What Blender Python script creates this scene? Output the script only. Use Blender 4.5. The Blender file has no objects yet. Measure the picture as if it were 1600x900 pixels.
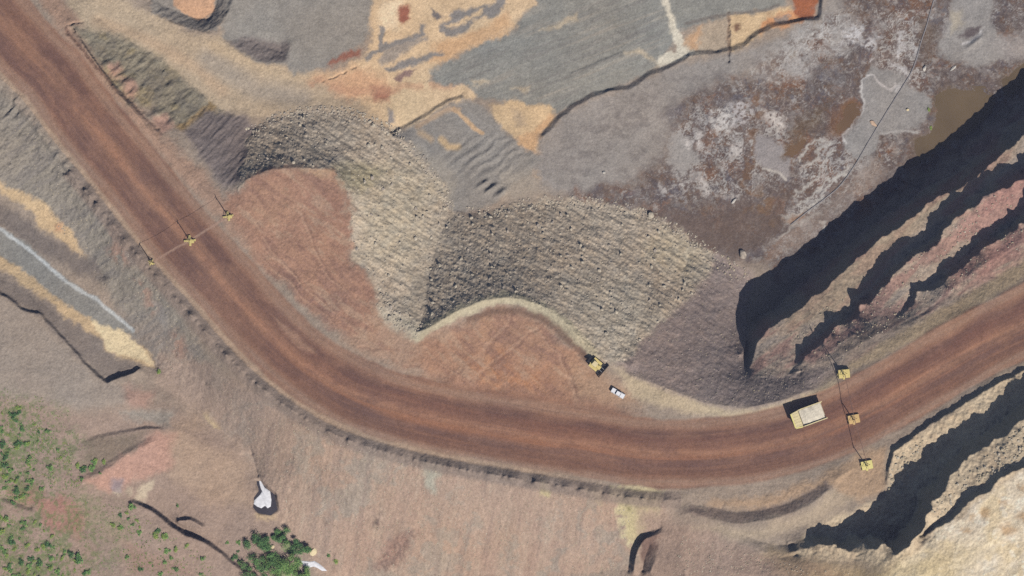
import bpy, bmesh, math, random
import numpy as np
from mathutils import Vector, Matrix
random.seed(7)
rng = np.random.default_rng(11)
S = 0.24                                   # metres per map unit (map unit: 1/1600 of the mapped width)
scene = bpy.context.scene
COL = scene.collection

# ------------------------------------------------------------------ noise
_TAB = np.random.default_rng(5).random((8, 256, 256)).astype(np.float32)
def vnoise(u, v, k=0):
    t = _TAB[k % 8]
    iu = np.floor(u).astype(np.int32); iv = np.floor(v).astype(np.int32)
    fu = (u - iu).astype(np.float32); fv = (v - iv).astype(np.float32)
    fu = fu*fu*(3-2*fu); fv = fv*fv*(3-2*fv)
    a = t[iv & 255, iu & 255]; b = t[iv & 255, (iu+1) & 255]
    c = t[(iv+1) & 255, iu & 255]; d = t[(iv+1) & 255, (iu+1) & 255]
    return (a + (b-a)*fu)*(1-fv) + (c + (d-c)*fu)*fv
def fbm(u, v, oct=4, k=0, gain=0.5):
    s = 0; amp = 1; tot = 0
    for o in range(oct):
        a = 0.6*o
        uu = (u*math.cos(a) - v*math.sin(a))*2**o + 17.3*o + 31.7*k
        vv = (u*math.sin(a) + v*math.cos(a))*2**o - 9.1*o + 12.9*k
        s = s + amp*vnoise(uu, vv, k+o); tot += amp; amp *= gain
    return s/tot*2 - 1                     # -1..1
def worley(u, v, k=0, jit=0.9):
    iu = np.floor(u).astype(np.int32); iv = np.floor(v).astype(np.int32)
    d1 = np.full(u.shape, 9.0, np.float32); d2 = d1.copy(); idv = np.zeros(u.shape, np.float32)
    for dx in (-1, 0, 1):
        for dy in (-1, 0, 1):
            cu = iu+dx; cv = iv+dy
            px = cu + 0.5 + jit*(_TAB[k % 8][cv & 255, cu & 255]-0.5)
            py = cv + 0.5 + jit*(_TAB[(k+1) % 8][cv & 255, cu & 255]-0.5)
            d = np.hypot(u-px, v-py).astype(np.float32)
            idn = _TAB[(k+2) % 8][cv & 255, cu & 255]
            near = d < d1
            d2 = np.where(near, d1, np.minimum(d2, d))
            idv = np.where(near, idn, idv); d1 = np.where(near, d, d1)
    return d1, d2, idv
def sstep(a, b, x):
    t = np.clip((x-a)/(b-a), 0, 1); return t*t*(3-2*t)

# ------------------------------------------------------------------ grid (map units)
ST = 1.25
X0, X1, Y0, Y1 = -160.0, 1760.0, -120.0, 1020.0
NX = int((X1-X0)/ST)+1; NY = int((Y1-Y0)/ST)+1
gx = X0 + ST*np.arange(NX); gy = Y0 + ST*np.arange(NY)
GX, GY = np.meshgrid(gx, gy)
GX = GX.astype(np.float32); GY = GY.astype(np.float32)

def resample(pts, step=3.0):
    out = []
    for a, b in zip(pts[:-1], pts[1:]):
        a = np.array(a, float); b = np.array(b, float)
        n = max(1, int(math.hypot(b[0]-a[0], b[1]-a[1])/step))
        for i in range(n): out.append(a + (b-a)*i/n)
    out.append(np.array(pts[-1], float))
    return np.array(out)
def smooth_line(pts, n=6):
    p = np.array(pts, float); q = np.vstack([2*p[0]-p[1], p, 2*p[-1]-p[-2]])
    out = []
    for i in range(1, len(q)-2):
        for j in range(n):
            t = j/n
            out.append(0.5*((2*q[i]) + (-q[i-1]+q[i+1])*t + (2*q[i-1]-5*q[i]+4*q[i+1]-q[i+2])*t*t + (-q[i-1]+3*q[i]-3*q[i+1]+q[i+2])*t**3))
    out.append(p[-1])
    return np.array(out)

# ------------------------------------------------------------------ haul road frame
ROAD = smooth_line([(-260,-260,12.5),(-100,-90,16),(30,65,20),(80,115,21),(135,187,22.2),(200,265,23.5),(250,328,24.8),(300,385,26.2),(350,440,27.5),(400,497,28.8),
    (450,545,30),(500,582,31),(560,615,32),(640,640,33.2),(730,660,34.6),(820,675,36.2),(900,688,37.8),(1000,704,39.8),(1080,706,41.4),(1160,698,43.2),
    (1240,680,45.1),(1320,648,47.1),(1400,605,49.2),(1500,547,51.8),(1600,495,54.2),(1760,405,58)], 5)
RD = np.full(GX.shape, 999.0, np.float32); RS = np.zeros(GX.shape, np.float32); RH = np.zeros(GX.shape, np.float32)
_best = np.full(GX.shape, 1e9, np.float32); s0 = 0.0
for a, b in zip(ROAD[:-1], ROAD[1:]):
    d = b[:2]-a[:2]; L = math.hypot(*d)
    i0 = max(0, int((min(a[0], b[0])-170-X0)/ST)); i1 = min(NX, int((max(a[0], b[0])+170-X0)/ST))
    j0 = max(0, int((min(a[1], b[1])-170-Y0)/ST)); j1 = min(NY, int((max(a[1], b[1])+170-Y0)/ST))
    if i1 > i0 and j1 > j0:
        sl = (slice(j0, j1), slice(i0, i1))
        px = GX[sl]-a[0]; py = GY[sl]-a[1]
        t = np.clip((px*d[0]+py*d[1])/(L*L), 0, 1)
        dist = np.hypot(px-t*d[0], py-t*d[1])
        m = dist < _best[sl]
        sgn = np.where(d[0]*py-d[1]*px > 0, -1, 1)            # + : pit side, - : outer side
        _best[sl] = np.where(m, dist, _best[sl]); RD[sl] = np.where(m, dist*sgn, RD[sl])
        RS[sl] = np.where(m, s0+t*L, RS[sl]); RH[sl] = np.where(m, a[2]+t*(b[2]-a[2]), RH[sl])
    s0 += L
del _best

# ------------------------------------------------------------------ heights: breaklines, then relaxation between them
cons = []
def line(*pts, jit=0.0, seed=0): cons.append((pts, jit, seed))
def cliff(crest, off, drop=None, toe=None, jit=3.0, seed=0):
    """crest polyline (x,y,h); a toe line offset by off with heights from toe list"""
    line(*crest, jit=jit, seed=seed)
    t = [(c[0]+off[0], c[1]+off[1], (c[2]-drop) if toe is None else toe[i]) for i, c in enumerate(crest)]
    line(*t, jit=jit, seed=seed)

# road side lines (outer berm foot and pit side shoulder) follow the road frame directly
ROADMASK = np.abs(RD) < 53
# pit floor (falls from the left towards the sump at the right)
line((1600,0,-1),(1500,100,0),(1400,250,.4),(1250,360,.8)); line((1760,-120,-2),(1700,60,-1))
line((1150,250,1.5),(1050,300,3),(1000,230,3.5),(1100,150,2)); line((1350,100,0),(1250,180,1),(1450,40,-.6))
line((900,0,3),(780,90,5),(650,60,6.6),(520,30,9),(500,90,9.4),(450,20,10)); line((900,-120,2),(600,-120,7),(300,-120,11)); line((1200,-120,0),(1300,-120,-1))
line((1000,60,2.4),(900,120,3.3),(800,140,5)); line((600,150,8.6),(500,150,10.4),(420,150,11.5)); line((350,120,12.2),(230,55,13.3),(150,-20,14),(60,-120,13))
line((700,240,9.2),(760,220,7.8),(820,260,8.3),(770,300,10)); line((900,230,6),(860,280,8))
# low scarp across the floor
cliff([(1292,-40,-.2),(1288,26,0),(1250,31,.4),(1215,37,.9),(1190,50,1.2),(1172,66,1.4),(1150,77,1.6),(1110,80,1.8),(1082,84,2.0),(1065,95,2.3),(1035,110,2.8),(1020,112,2.9),(1005,124,3.3),(985,136,3.6),(962,140,4),(945,143,4.2),(920,153,4.6),(895,168,5.1),(880,180,5.5),(866,196,6),(850,212,6.6)], (-5.5,-6.5), drop=2.5, jit=2.2, seed=3)
cliff([(722,150,7.3),(700,156,7.6),(683,166,7.8),(672,176,8),(650,188,8.3),(630,198,8.6),(613,208,8.8)], (-3.5,-4.5), drop=1.7, jit=1.5, seed=4)
cliff([(890,113,3.4),(930,97,3.0),(975,78,2.7)], (-1,-2.5), drop=.5, jit=.8, seed=5)
# sunken cut at the top
line((205,-60,13.6),(215,4,13.4),(235,20,13.2),(262,34,12.9),(290,41,12.6),(320,49,12.2),(333,46,12.0),(350,22,11.8),(362,-5,11.6),(380,-60,11.4), jit=1.5, seed=6)
line((235,-60,10.4),(245,2,9.2),(280,17,8.2),(300,24,7.6),(322,26,7.2),(333,5,7.4),(345,-60,8)); line((300,-10,8.8),(320,10,8.5))
# hollow beside it
line((352,70,12),(372,82,11.8),(400,95,11.5),(420,97,11.2),(441,95,10.8),(447,84,10.5),(452,64,10.4), jit=1, seed=8)
line((362,58,10.4),(390,60,9),(420,72,8.2),(436,78,8.0),(436,66,8.6)); line((400,45,10.4),(430,50,9.6))
# spoil strip between road and the pale track
line((105,30,20.6),(140,85,22),(180,140,23),(225,195,24),(270,245,24.8),(310,290,25.8),(345,325,26.6))
line((112,42,18.2),(152,100,19.6),(200,155,20.6),(250,190,21),(285,205,21.4))
line((150,25,14.2),(190,55,13.4),(250,92,13),(310,142,12.6),(340,168,12.4),(395,188,13))
line((285,205,21.6),(325,255,22.8),(350,292,24),(372,300,26))
# red tip head and its rock spill
line((372,296,26.4),(384,282,27.2),(420,266,28.2),(470,262,28.6),(520,266,28.9),(543,290,29.2),(552,340,29.8),(550,400,30.6),(575,440,31.4),(600,485,32.4),(650,522,34))
line((470,350,28.8),(430,340,28.2),(500,420,30)); line((540,470,31.2),(580,510,32.4))
line((388,200,13),(430,180,12.8),(490,173,12.4),(560,182,11.8),(605,203,11),(640,240,10.6),(690,290,10.4),(703,326,11))
line((366,284,25),(374,245,19),(386,205,13.6))
line((703,328,11.2),(684,375,17),(668,430,23.6),(664,480,29),(656,515,33))
# orange tip head, its low edge bund and rock spill
line((652,521,34.3),(690,500,36),(720,484,36.6),(755,470,37.2),(790,465,37.6),(820,468,38),(850,481,38.6),(880,503,39),(905,527,39.5),(928,550,40.2),(955,567,40.4), jit=1.5, seed=9)
line((665,532,33.8),(700,512,34.6),(735,494,35.2),(770,483,35.8),(800,481,36.2),(830,488,36.7),(860,502,37),(885,524,37.4),(905,545,38),(925,572,38.6))
line((780,540,35.5),(800,590,35.9),(850,600,36.8),(750,600,34.9)); line((965,590,39.4),(990,605,39.8),(1035,605,41.2))
line((985,585,40.6),(1040,606,42.6),(1100,628,43.6),(1160,637,44.4),(1225,622,45.8),(1260,608,46.2))
line((703,326,11),(740,331,11),(790,323,10.4),(840,316,9.6),(900,317,7.6),(960,323,5.4),(1020,336,3.4),(1060,361,2.2),(1098,386,1.4),(1122,400,1.1),(1160,425,.9),(1178,446,1.0), jit=3, seed=10)
line((1178,446,1),(1172,492,9),(1168,540,20),(1166,575,30))
line((1080,400,5),(1060,440,15),(1030,490,27),(985,570,40))      # ridge of the fan
# pit wall: lowest and tallest step
A = [(1760,80,27.2),(1600,212,26.2),(1567,240,25.8),(1533,270,25.4),(1500,295,25.2),(1470,305,25),(1430,335,24.6),(1380,370,24.4),(1340,405,24.6),(1300,440,25.2),(1265,470,26.2),(1230,495,27.44),(1200,515,28.1),(1184,540,30.1),(1170,570,32.16)]
cliff(A, (-13,-16), toe=[-1,-.6,-.3,0,.2,.3,.4,.6,.7,.8,1,1.4,6,17,28.5], jit=4, seed=12)
B = [(1760,140,39.6),(1600,277,36.6),(1550,297,36),(1525,320,35.6),(1500,333,35.6),(1480,350,35.4),(1467,373,35.4),(1453,390,35.4),(1430,400,35.4),(1403,423,35.6),(1393,433,35.8),(1367,463,36),(1357,473,36),(1343,477,36),(1333,497,36.2),(1310,510,36.8),(1280,537,37.8),(1250,563,39),(1237,587,40.2)]
cliff(B, (-5,-7), toe=[29,28,27.8,27.6,27.2,27,27,27,27,27.2,27.4,28,28.4,29,29.4,31,32.6,34.6,38.4], jit=6, seed=13)

C = [(1760,220,52.4),(1600,340,47.4),(1567,367,46),(1530,387,45),(1507,403,44.2),(1487,423,43.8),(1463,447,43.6),(1450,452,43.4),(1430,457,43.4),(1420,477,43.8),(1400,496,44.2)]
cliff(C, (-4,-6), toe=[43.4,39.4,38.4,38,37.8,37.6,37.8,38.2,38.8,39.8,43], jit=6.5, seed=14)
line((1760,290,56),(1600,400,51.2),(1500,458,48.9),(1400,513,47),(1330,556,45.6),(1270,590,44.6),(1225,605,43))
line((1600,372,49.2),(1520,420,47.6),(1440,485,46.3),(1370,520,45.6),(1300,560,44),(1215,590,39)); line((1330,522,42),(1290,552,41.6))
# upper cliffs at the lower right
D = [(1760,455,60),(1600,570,56.4),(1560,592,55.6),(1533,607,55.2),(1483,637,54),(1447,660,53),(1420,680,52.2),(1390,703,51.4),(1382,730,51),(1378,755,49.8)]
cliff(D, (-3.5,-5), toe=[58,54.3,53.3,52.7,51.4,50.4,49.6,48.9,48.6,49], jit=2.5, seed=15)
E = [(1760,505,77),(1600,633,72),(1583,643,71.4),(1560,670,70.4),(1533,683,69.8),(1513,697,69.4),(1483,723,69),(1467,743,69.6),(1460,763,70.2),(1440,775,72),(1432,800,73.4),(1427,815,73.8),(1413,838,73.4),(1387,860,71),(1366,842,67),(1352,850,65),(1334,842,58.6),(1316,856,60),(1290,842,57.4),(1266,848,52.4),(1235,858,48.4)]
cliff(E, (-9,-12), toe=[63,59.6,59.2,58.4,58,57.4,56.4,55,54,51.8,49.6,48.4,47.4,47,47,46.8,46.6,46.4,46.4,46.4,46.4], jit=6, seed=16)
line((1475,690,54.6),(1450,715,53),(1410,745,51),(1385,770,49.6)); line((1530,640,56.6),(1500,665,55.4))
F = [(1760,600,84),(1600,713,79),(1543,740,77.4),(1527,757,77),(1493,777,76),(1483,793,75.4),(1463,810,74.6),(1447,817,73.8),(1425,835,71)]
cliff(F, (-4,-6), toe=[80.4,75.4,74,72.8,71.4,71,70.8,70.6,69.4], jit=3, seed=17)
line((1600,800,79.6),(1500,850,76.8),(1420,890,73.4),(1350,900,66)); line((1760,1020,82),(1600,1020,79),(1400,1020,74)); line((1760,800,82),(1700,900,81))
line((1300,890,57.5),(1220,900,50),(1120,885,43)); line((1260,1020,57),(1130,1020,42))
# banks below the road at the lower right
line((1062,803,42.0),(1080,797,43.4),(1110,809,44.4),(1150,815,45.2),(1190,810,46.2),(1230,799,47.4),(1262,783,48.6),(1288,763,49.2), jit=1.2, seed=18)
line((1058,790,41.4),(1075,783,41.8),(1110,790,42),(1150,797,42.6),(1190,793,43.6),(1225,783,44.8),(1258,766,46),(1284,748,47.2))
line((1300,745,48.6),(1330,728,48.2)); line((1335,722,48),(1300,760,48),(1340,770,48.6),(1300,800,46.8),(1240,820,46),(1190,835,45))
line((1143,833,43.9),(1165,846,44.6),(1190,860,45.4),(1220,866,46.4),(1240,861,47.6)); line((1150,830,43.8),(1175,838,43.6),(1205,848,43.8),(1235,846,45))
# slump at the toe
line((1042,826,37.2),(1022,835,36),(1006,842,35),(997,855,33.4),(993,872,31.6),(990,892,29), jit=1.2, seed=19)
line((1030,823,35.2),(1010,830,32.6),(998,838,30.4),(987,856,27.6),(983,874,25.4),(981,893,23.6))
line((1014,850,31),(1006,872,28),(1003,893,26)); line((1030,838,36),(1027,862,33.6),(1016,893,31.6)); line((1060,850,38.6),(1070,900,38)); line((1060,1020,24),(1000,1020,8))
# outer spoil slope and its foot
line((240,600,13.2),(300,640,11.4),(345,675,10.8),(390,712,9.6),(400,745,8.9)); line((432,800,9.4),(450,835,7),(500,880,3),(520,900,2),(560,960,-4),(600,1020,-10))
line((560,900,4),(650,900,7),(750,900,11),(850,900,15),(940,895,20.4)); line((700,1020,-8),(800,1020,-3),(920,1020,2))
# valley with the old drainage channel
line((-160,250,18.4),(0,375,15.5),(60,428,14.9),(110,456,14.4),(165,493,13.8),(205,520,13.4),(240,575,12.8))
line((-160,290,18.4),(0,398,15.7),(60,445,15.1),(120,485,14.6),(150,520,14),(200,560,13.4))
line((-60,240,19.5),(0,300,18.4),(60,345,17.9),(100,372,17.6),(126,400,17)); line((-60,200,19.8),(20,250,19.6),(90,320,19.4),(150,400,18.6),(190,460,18))
line((0,340,16.2),(60,375,15.8),(110,408,15.6),(160,432,15.8)); line((215,500,17.4),(270,560,16.8),(320,600,17))
cliff([(-160,330,25),(-60,410,23),(0,461,21.4),(18,472,21),(30,483,20.8),(60,492,20.2),(100,535,19.4),(125,565,18.8),(140,580,18.4),(163,599,17.8),(190,590,17.2),(216,576,16.6)], (1.8,-4.5), toe=[23,20.8,18.8,18.7,18.5,18.2,17.2,16.6,15.6,14.8,14.2,14.6], jit=2.5, seed=21)
line((0,432,17.4),(60,470,16.6),(120,525,16),(160,565,14.6))
line((-160,600,27),(0,600,22.6),(100,620,20),(200,625,17.2),(214,640,15.4)); line((-160,760,26),(0,750,22),(60,790,20.6)); line((-160,1020,22),(0,920,19),(80,900,18),(160,900,15),(260,900,11.6)); line((100,1020,15),(300,1020,6))
line((125,701,17.6),(145,688,17),(170,681,16.4),(205,675,15.9),(226,671,15.4),(250,672,14.6),(280,676,13.6)); line((122,694,17.3),(142,682,16.4),(168,676,15.7),(203,670,15),(225,666,14),(250,668,13.8))
line((125,754,18.6),(165,735,18),(200,708,17),(240,690,15.6)); line((118,748,18.2),(158,728,17.2),(195,702,16.2),(230,684,15))
line((310,720,11.6),(340,760,10.2),(380,790,9.2)); line((235,740,14.6),(200,770,15))
cliff([(203,786,16),(215,791,15.6),(233,800,15),(260,822,14.4),(283,838,13.6),(310,848,12.6),(333,862,11.4),(360,886,9.6),(385,904,8),(430,960,2)], (2.5,-6), toe=[13.8,12.2,10.8,9.4,8.6,8.2,8,7,6.4,1.2], jit=1.5, seed=22)
line((275,817,13.2),(295,815,13),(312,826,12)); line((277,811,10.6),(296,809,10.6),(315,820,10)); line((0,783,20.6),(20,791,20.2),(45,801,19.8),(60,800,19.4)); line((2,778,19.8),(22,785,19.2),(46,794,18.8))

def rasterize():
    acc = np.zeros((NY, NX), np.float64); cnt = np.zeros((NY, NX), np.float64)
    for pts, jit, seed in cons:
        p = resample(pts, 0.6)
        x, y, h = p[:, 0].copy(), p[:, 1].copy(), p[:, 2]
        pit = (x > 600) & (y < 620) & (h < 9)
        h = np.where(pit, h+3*np.clip(1-h/9, 0, 1.1), h)      # the sump lies a little higher than the first survey
        if jit >= 5: h = h + .3*jit*fbm(p[:, 0]/24+seed, p[:, 1]/24, 3, 6)
        if jit:
            x += jit*(fbm(x/14+seed*7.7, y/14, 3, 1)*1.4); y += jit*(fbm(x/14+seed*3.1, y/14+50, 3, 2)*1.4)
        i = np.round((x-X0)/ST).astype(int); j = np.round((y-Y0)/ST).astype(int)
        ok = (i >= 0) & (i < NX) & (j >= 0) & (j < NY)
        np.add.at(acc, (j[ok], i[ok]), h[ok]); np.add.at(cnt, (j[ok], i[ok]), 1)
    # the road surface and the strip beside it
    rm = ROADMASK
    acc[rm] = RH[rm]; cnt[rm] = 1
    # outer bund along the road, between the spoil strip at the top left and the lower bank
    xs = (RS > 640) & (GX < 1062) & (GY < 800)
    w = 0.5+1.5*np.clip(fbm(RS/9, RD/60, 3, 3)+.3, -.25, 1)
    for lo, hi, dh in ((-73, -71.5, 1.9), (-83, -81.5, .5), (-59.5, -58, .1)):
        m = xs & (RD > lo) & (RD < hi)
        acc[m] = (RH + dh*(w if dh > 1 else 1))[m]; cnt[m] = 1
    m = (RS > 150) & (RS <= 640) & (RD > -72) & (RD < -70)
    acc[m] = (RH+.6*w)[m]; cnt[m] = 1
    m = (RS > 150) & (RS <= 640) & (RD > -80) & (RD < -78)
    acc[m] = (RH-1.0)[m]; cnt[m] = 1
    return acc, cnt

def relax():
    acc, cnt = rasterize()
    h = None
    for f, its in ((16, 1500), (8, 700), (4, 350), (2, 180), (1, 90)):
        ny, nx = -(-NY//f), -(-NX//f)
        A_ = np.zeros((ny*f, nx*f)); A_[:NY, :NX] = acc; C_ = np.zeros((ny*f, nx*f)); C_[:NY, :NX] = cnt
        a = A_.reshape(ny, f, nx, f).sum((1, 3)); c = C_.reshape(ny, f, nx, f).sum((1, 3))
        fix = c > 0; val = np.where(fix, a/np.maximum(c, 1), 0).astype(np.float32)
        if h is None: h = np.full((ny, nx), val[fix].mean(), np.float32)
        else:
            h = np.repeat(np.repeat(h, 2, 0), 2, 1)[:ny, :nx]
        for _ in range(its):
            p = np.pad(h, 1, mode='edge')
            n = 0.25*(p[:-2, 1:-1]+p[2:, 1:-1]+p[1:-1, :-2]+p[1:-1, 2:])
            h = np.where(fix, val, n)
    return h
H = relax().astype(np.float32)
def blur(a, n=1):
    for _ in range(n):
        p = np.pad(a, 1, mode='edge')
        a = (p[:-2, 1:-1]+p[2:, 1:-1]+p[1:-1, :-2]+p[1:-1, 2:]+4*a)/8
    return a

# ------------------------------------------------------------------ masks
def poly_sd(pts, pad=30):
    """signed distance (inside positive) on the bounding window"""
    p = np.array(pts, float)
    i0 = max(0, int((p[:, 0].min()-pad-X0)/ST)); i1 = min(NX, int((p[:, 0].max()+pad-X0)/ST)+2)
    j0 = max(0, int((p[:, 1].min()-pad-Y0)/ST)); j1 = min(NY, int((p[:, 1].max()+pad-Y0)/ST)+2)
    sl = (slice(j0, j1), slice(i0, i1)); x = GX[sl]; y = GY[sl]
    return sl, x, y, p
def _sd(x, y, p, closed=True):
    best = np.full(x.shape, 1e9, np.float32); ins = np.zeros(x.shape, bool)
    n = len(p)
    for k in range(n if closed else n-1):
        a = p[k]; b = p[(k+1) % n]; d = b-a; L2 = max(1e-6, d[0]**2+d[1]**2)
        qx = x-a[0]; qy = y-a[1]
        t = np.clip((qx*d[0]+qy*d[1])/L2, 0, 1)
        best = np.minimum(best, (qx-t*d[0])**2+(qy-t*d[1])**2)
        if closed and a[1] != b[1]:
            c = ((a[1] > y) != (b[1] > y)) & (x < (b[0]-a[0])*(y-a[1])/(b[1]-a[1])+a[0])
            ins ^= c
    dist = np.sqrt(best)
    return np.where(ins, dist, -dist) if closed else dist
WXa = fbm(GX/22, GY/22, 4, 1).astype(np.float32); WYa = fbm(GX/22+40, GY/22+9, 4, 2).astype(np.float32)
WXb = fbm(GX/6, GY/6, 3, 3).astype(np.float32); WYb = fbm(GX/6+40, GY/6+9, 3, 4).astype(np.float32)
def mask(pts, feather=5, warp=6, fine=2.5, closed=True, width=0):
    sl, x, y, p = poly_sd(pts)
    xx = x + warp*WXa[sl] + fine*WXb[sl]; yy = y + warp*WYa[sl] + fine*WYb[sl]
    d = _sd(xx, yy, p, closed)
    if not closed: d = width-d
    return sl, sstep(-feather, feather, d)
def full(pts, **k):
    m = np.zeros(GX.shape, np.float32); sl, v = mask(pts, **k); m[sl] = v; return m

RUB1 = [(372,290),(380,255),(388,215),(420,185),(465,172),(530,172),(590,190),(615,205),(650,238),(690,285),(705,330),(690,380),(672,440),(665,505),(650,522),(625,515),(585,480),(590,440),(560,415),(545,370),(548,320),(540,290),(520,266),(470,258),(415,262)]
RUB2 = [(655,520),(666,480),(668,420),(690,360),(706,330),(750,335),(795,322),(850,312),(910,312),(970,322),(1020,334),(1060,360),(1100,384),(1125,400),(1105,440),(1060,480),(1020,520),(975,560),(955,568),(925,548),(900,520),(870,495),(830,470),(790,462),(750,468),(700,490)]
RUB3 = [(1125,395),(1180,430),(1176,470),(1170,510),(1168,575),(1240,585),(1300,570),(1330,558),(1260,605),(1220,622),(1160,634),(1090,624),(1040,604),(985,584),(960,566),(1010,530),(1060,480),(1110,430)]
RUBH = np.maximum(np.maximum(full(RUB1, feather=6, warp=11, fine=7), full(RUB2, feather=6, warp=9, fine=5)), 0)
RUBL = full(RUB3, feather=8, warp=6)
SPOIL = full([(112,42),(190,55),(250,92),(310,142),(340,168),(300,200),(262,195),(240,165),(200,165),(160,110)], feather=8, warp=6)
SHADESP = full([(285,205),(320,172),(380,180),(396,200),(378,285),(350,295),(325,262)], feather=8, warp=5)
WALL = full([(1172,585),(1176,520),(1250,450),(1400,330),(1600,170),(1760,40),(1760,300),(1600,405),(1400,515),(1300,575)], feather=10, warp=6)
CLIFF = full([(1378,770),(1385,700),(1540,595),(1620,555),(1760,450),(1760,620),(1600,715),(1480,800),(1400,875),(1240,865),(1262,815),(1340,790)], feather=8, warp=6)
SLOPE = full([(250,560),(330,575),(420,620),(540,675),(700,725),(850,750),(1000,770),(1050,790),(1000,850),(985,1020),(600,1020),(500,900),(430,820),(400,740),(350,680),(250,600)], feather=14, warp=8)
LSLOPE = full([(-60,120),(60,190),(150,310),(250,450),(340,570),(250,585),(190,500),(110,370),(0,280),(-80,230)], feather=12, warp=8)
FLOOR = full([(400,100),(620,130),(640,200),(700,300),(830,300),(1000,320),(1160,410),(1250,370),(1400,270),(1600,120),(1760,0),(1760,-120),(380,-120)], feather=14, warp=8)
CREAM = full([(1760,600),(1600,716),(1530,762),(1490,796),(1445,822),(1420,850),(1380,885),(1330,930),(1330,1020),(1760,1020)], feather=6, warp=5)
GRASS = full([(-160,560),(0,610),(90,640),(130,690),(100,760),(190,790),(260,830),(330,870),(400,930),(350,1020),(-160,1020)], feather=25, warp=18)
TAN = np.zeros(GX.shape, np.float32)

# ------------------------------------------------------------------ relief detail
H = blur(H, 1)
road_f = sstep(50, 62, np.abs(RD))                               # 0 on the road
rough = road_f*(1-0.75*FLOOR)
H += rough*(0.55*fbm(GX/28, GY/28, 4, 2) + 0.10*fbm(GX/5, GY/5, 4, 5, .7))
H += FLOOR*(0.12*fbm(GX/14, GY/14, 4, 6)) + road_f*.09*fbm(GX/2.7, GY/2.7, 2, 3)*(1-.4*FLOOR)
H += (1-road_f)*(0.05*fbm(RS/60, RD/3.2, 3, 4))
# rock spills: overlapping blocks of two sizes
for m, amp in ((RUBH, 1.0), (RUBL, .42)):
    j, i = np.nonzero(m > .02)
    x = GX[j, i]; y = GY[j, i]
    xr = x*.8+y*.6; yr = -x*.6+y*.8
    wx = 1.3*WXb[j, i]; wy = 1.3*WYb[j, i]
    d1, d2, idv = worley((xr+wx)/6.4, (yr+wy)/4.4, 1)
    e1 = np.clip((d2-d1)*2.2, 0, 1)**.7*(.35+1.0*idv)
    d1, d2, idv = worley((xr+wx)/3.9, (yr+wy)/3.0, 4)
    e2 = np.clip((d2-d1)*2.2, 0, 1)**.7*(.3+.9*idv)
    H[j, i] += m[j, i]*amp*(.17*e1+.2*e2-.18 + .7*fbm(xr/26, yr/7, 5, 2, .62) + .32*fbm(xr/8, yr/3.4, 3, 5))
# rills down the spoil slopes and pit wall
H += SLOPE*(0.13*fbm((GX+.18*(GY-700))/6, GY/30, 4, 1)+.14*fbm((GX+.15*(GY-700))/24, GY/110, 3, 4)+.18*fbm(GX/3.2, GY/3.6, 4, 5, .7)+.28*np.maximum(fbm((GX+.2*(GY-700))/13, GY/50, 4, 2)-.18, 0)*-1.1)
H += LSLOPE*(0.3*fbm((GX*.62+GY*.78)/9, (GX*.78-GY*.62)/22, 4, 5)+.25*fbm(GX/4, GY/4, 3, 3))
H += SPOIL*(0.75*fbm((GX*.75+GY*.66)/7, (GX*.66-GY*.75)/14, 3, 2)) + SHADESP*(.5*fbm((GX*.75+GY*.66)/5, (GX*.66-GY*.75)/20, 3, 3))
H += WALL*(0.5*fbm((GX*.8-GY*.6)/10, (GX*.6+GY*.8)/26, 4, 6) + .25*fbm((GX*.8-GY*.6)/4, (GX*.6+GY*.8)/9, 3, 7))
H += CLIFF*(0.7*fbm((GX*.75-GY*.66)/13, (GX*.66+GY*.75)/18, 4, 1) + .4*fbm(GX/5, GY/5, 3, 2))
H += CREAM*(0.5*fbm(GX/18, GY/18, 4, 3)+.12*fbm(GX/4, GY/4, 3, 4))
H += np.random.default_rng(3).standard_normal(GX.shape).astype(np.float32)*(.012+.022*road_f)
# dozer ripples on the floor
RIP = full([(690,240),(740,205),(800,215),(840,240),(800,275),(760,275),(715,275)], feather=14, warp=4)
H += RIP*(.34*np.sin((GX*.62+GY*.78)/2.3+3*WXa)*(.5+.5*WYa) + .2*fbm((GX*.62+GY*.78)/5, (GX*.78-GY*.62)/30, 2, 1))
FPL = full([(670,105),(775,65),(830,20),(880,-20),(1100,-20),(1060,45),(1030,100),(930,145),(870,175),(745,150)], feather=14, warp=6)
H += FPL*.08*fbm((GX*.35+GY*.94)/3.4, (GX*.94-GY*.35)/60, 3, 2)
CUT = full([(215,-20),(245,30),(290,44),(328,50),(350,30),(366,-20),(350,-20),(335,20),(300,26),(250,5),(236,-20)], feather=5)+full([(350,62),(385,56),(450,64),(447,94),(410,95),(372,78)], feather=6)
H += CUT*(.45*fbm((GX*.6+GY*.8)/5, (GX*.8-GY*.6)/14, 4, 4)+.2*fbm(GX/4, GY/4, 3, 1))
# scalloped face of the bank left of the road
SCAL = sstep(-52, -62, RD)*sstep(-112, -90, RD)*(RS < 760)*(RS > 120)
H += SCAL*(.5*fbm(RS/9+RD/30, RD/26, 4, 6)+.25*np.sin(RS/4.2+RD/12+4*WXa)*sstep(-.2, .3, WYa))
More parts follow.
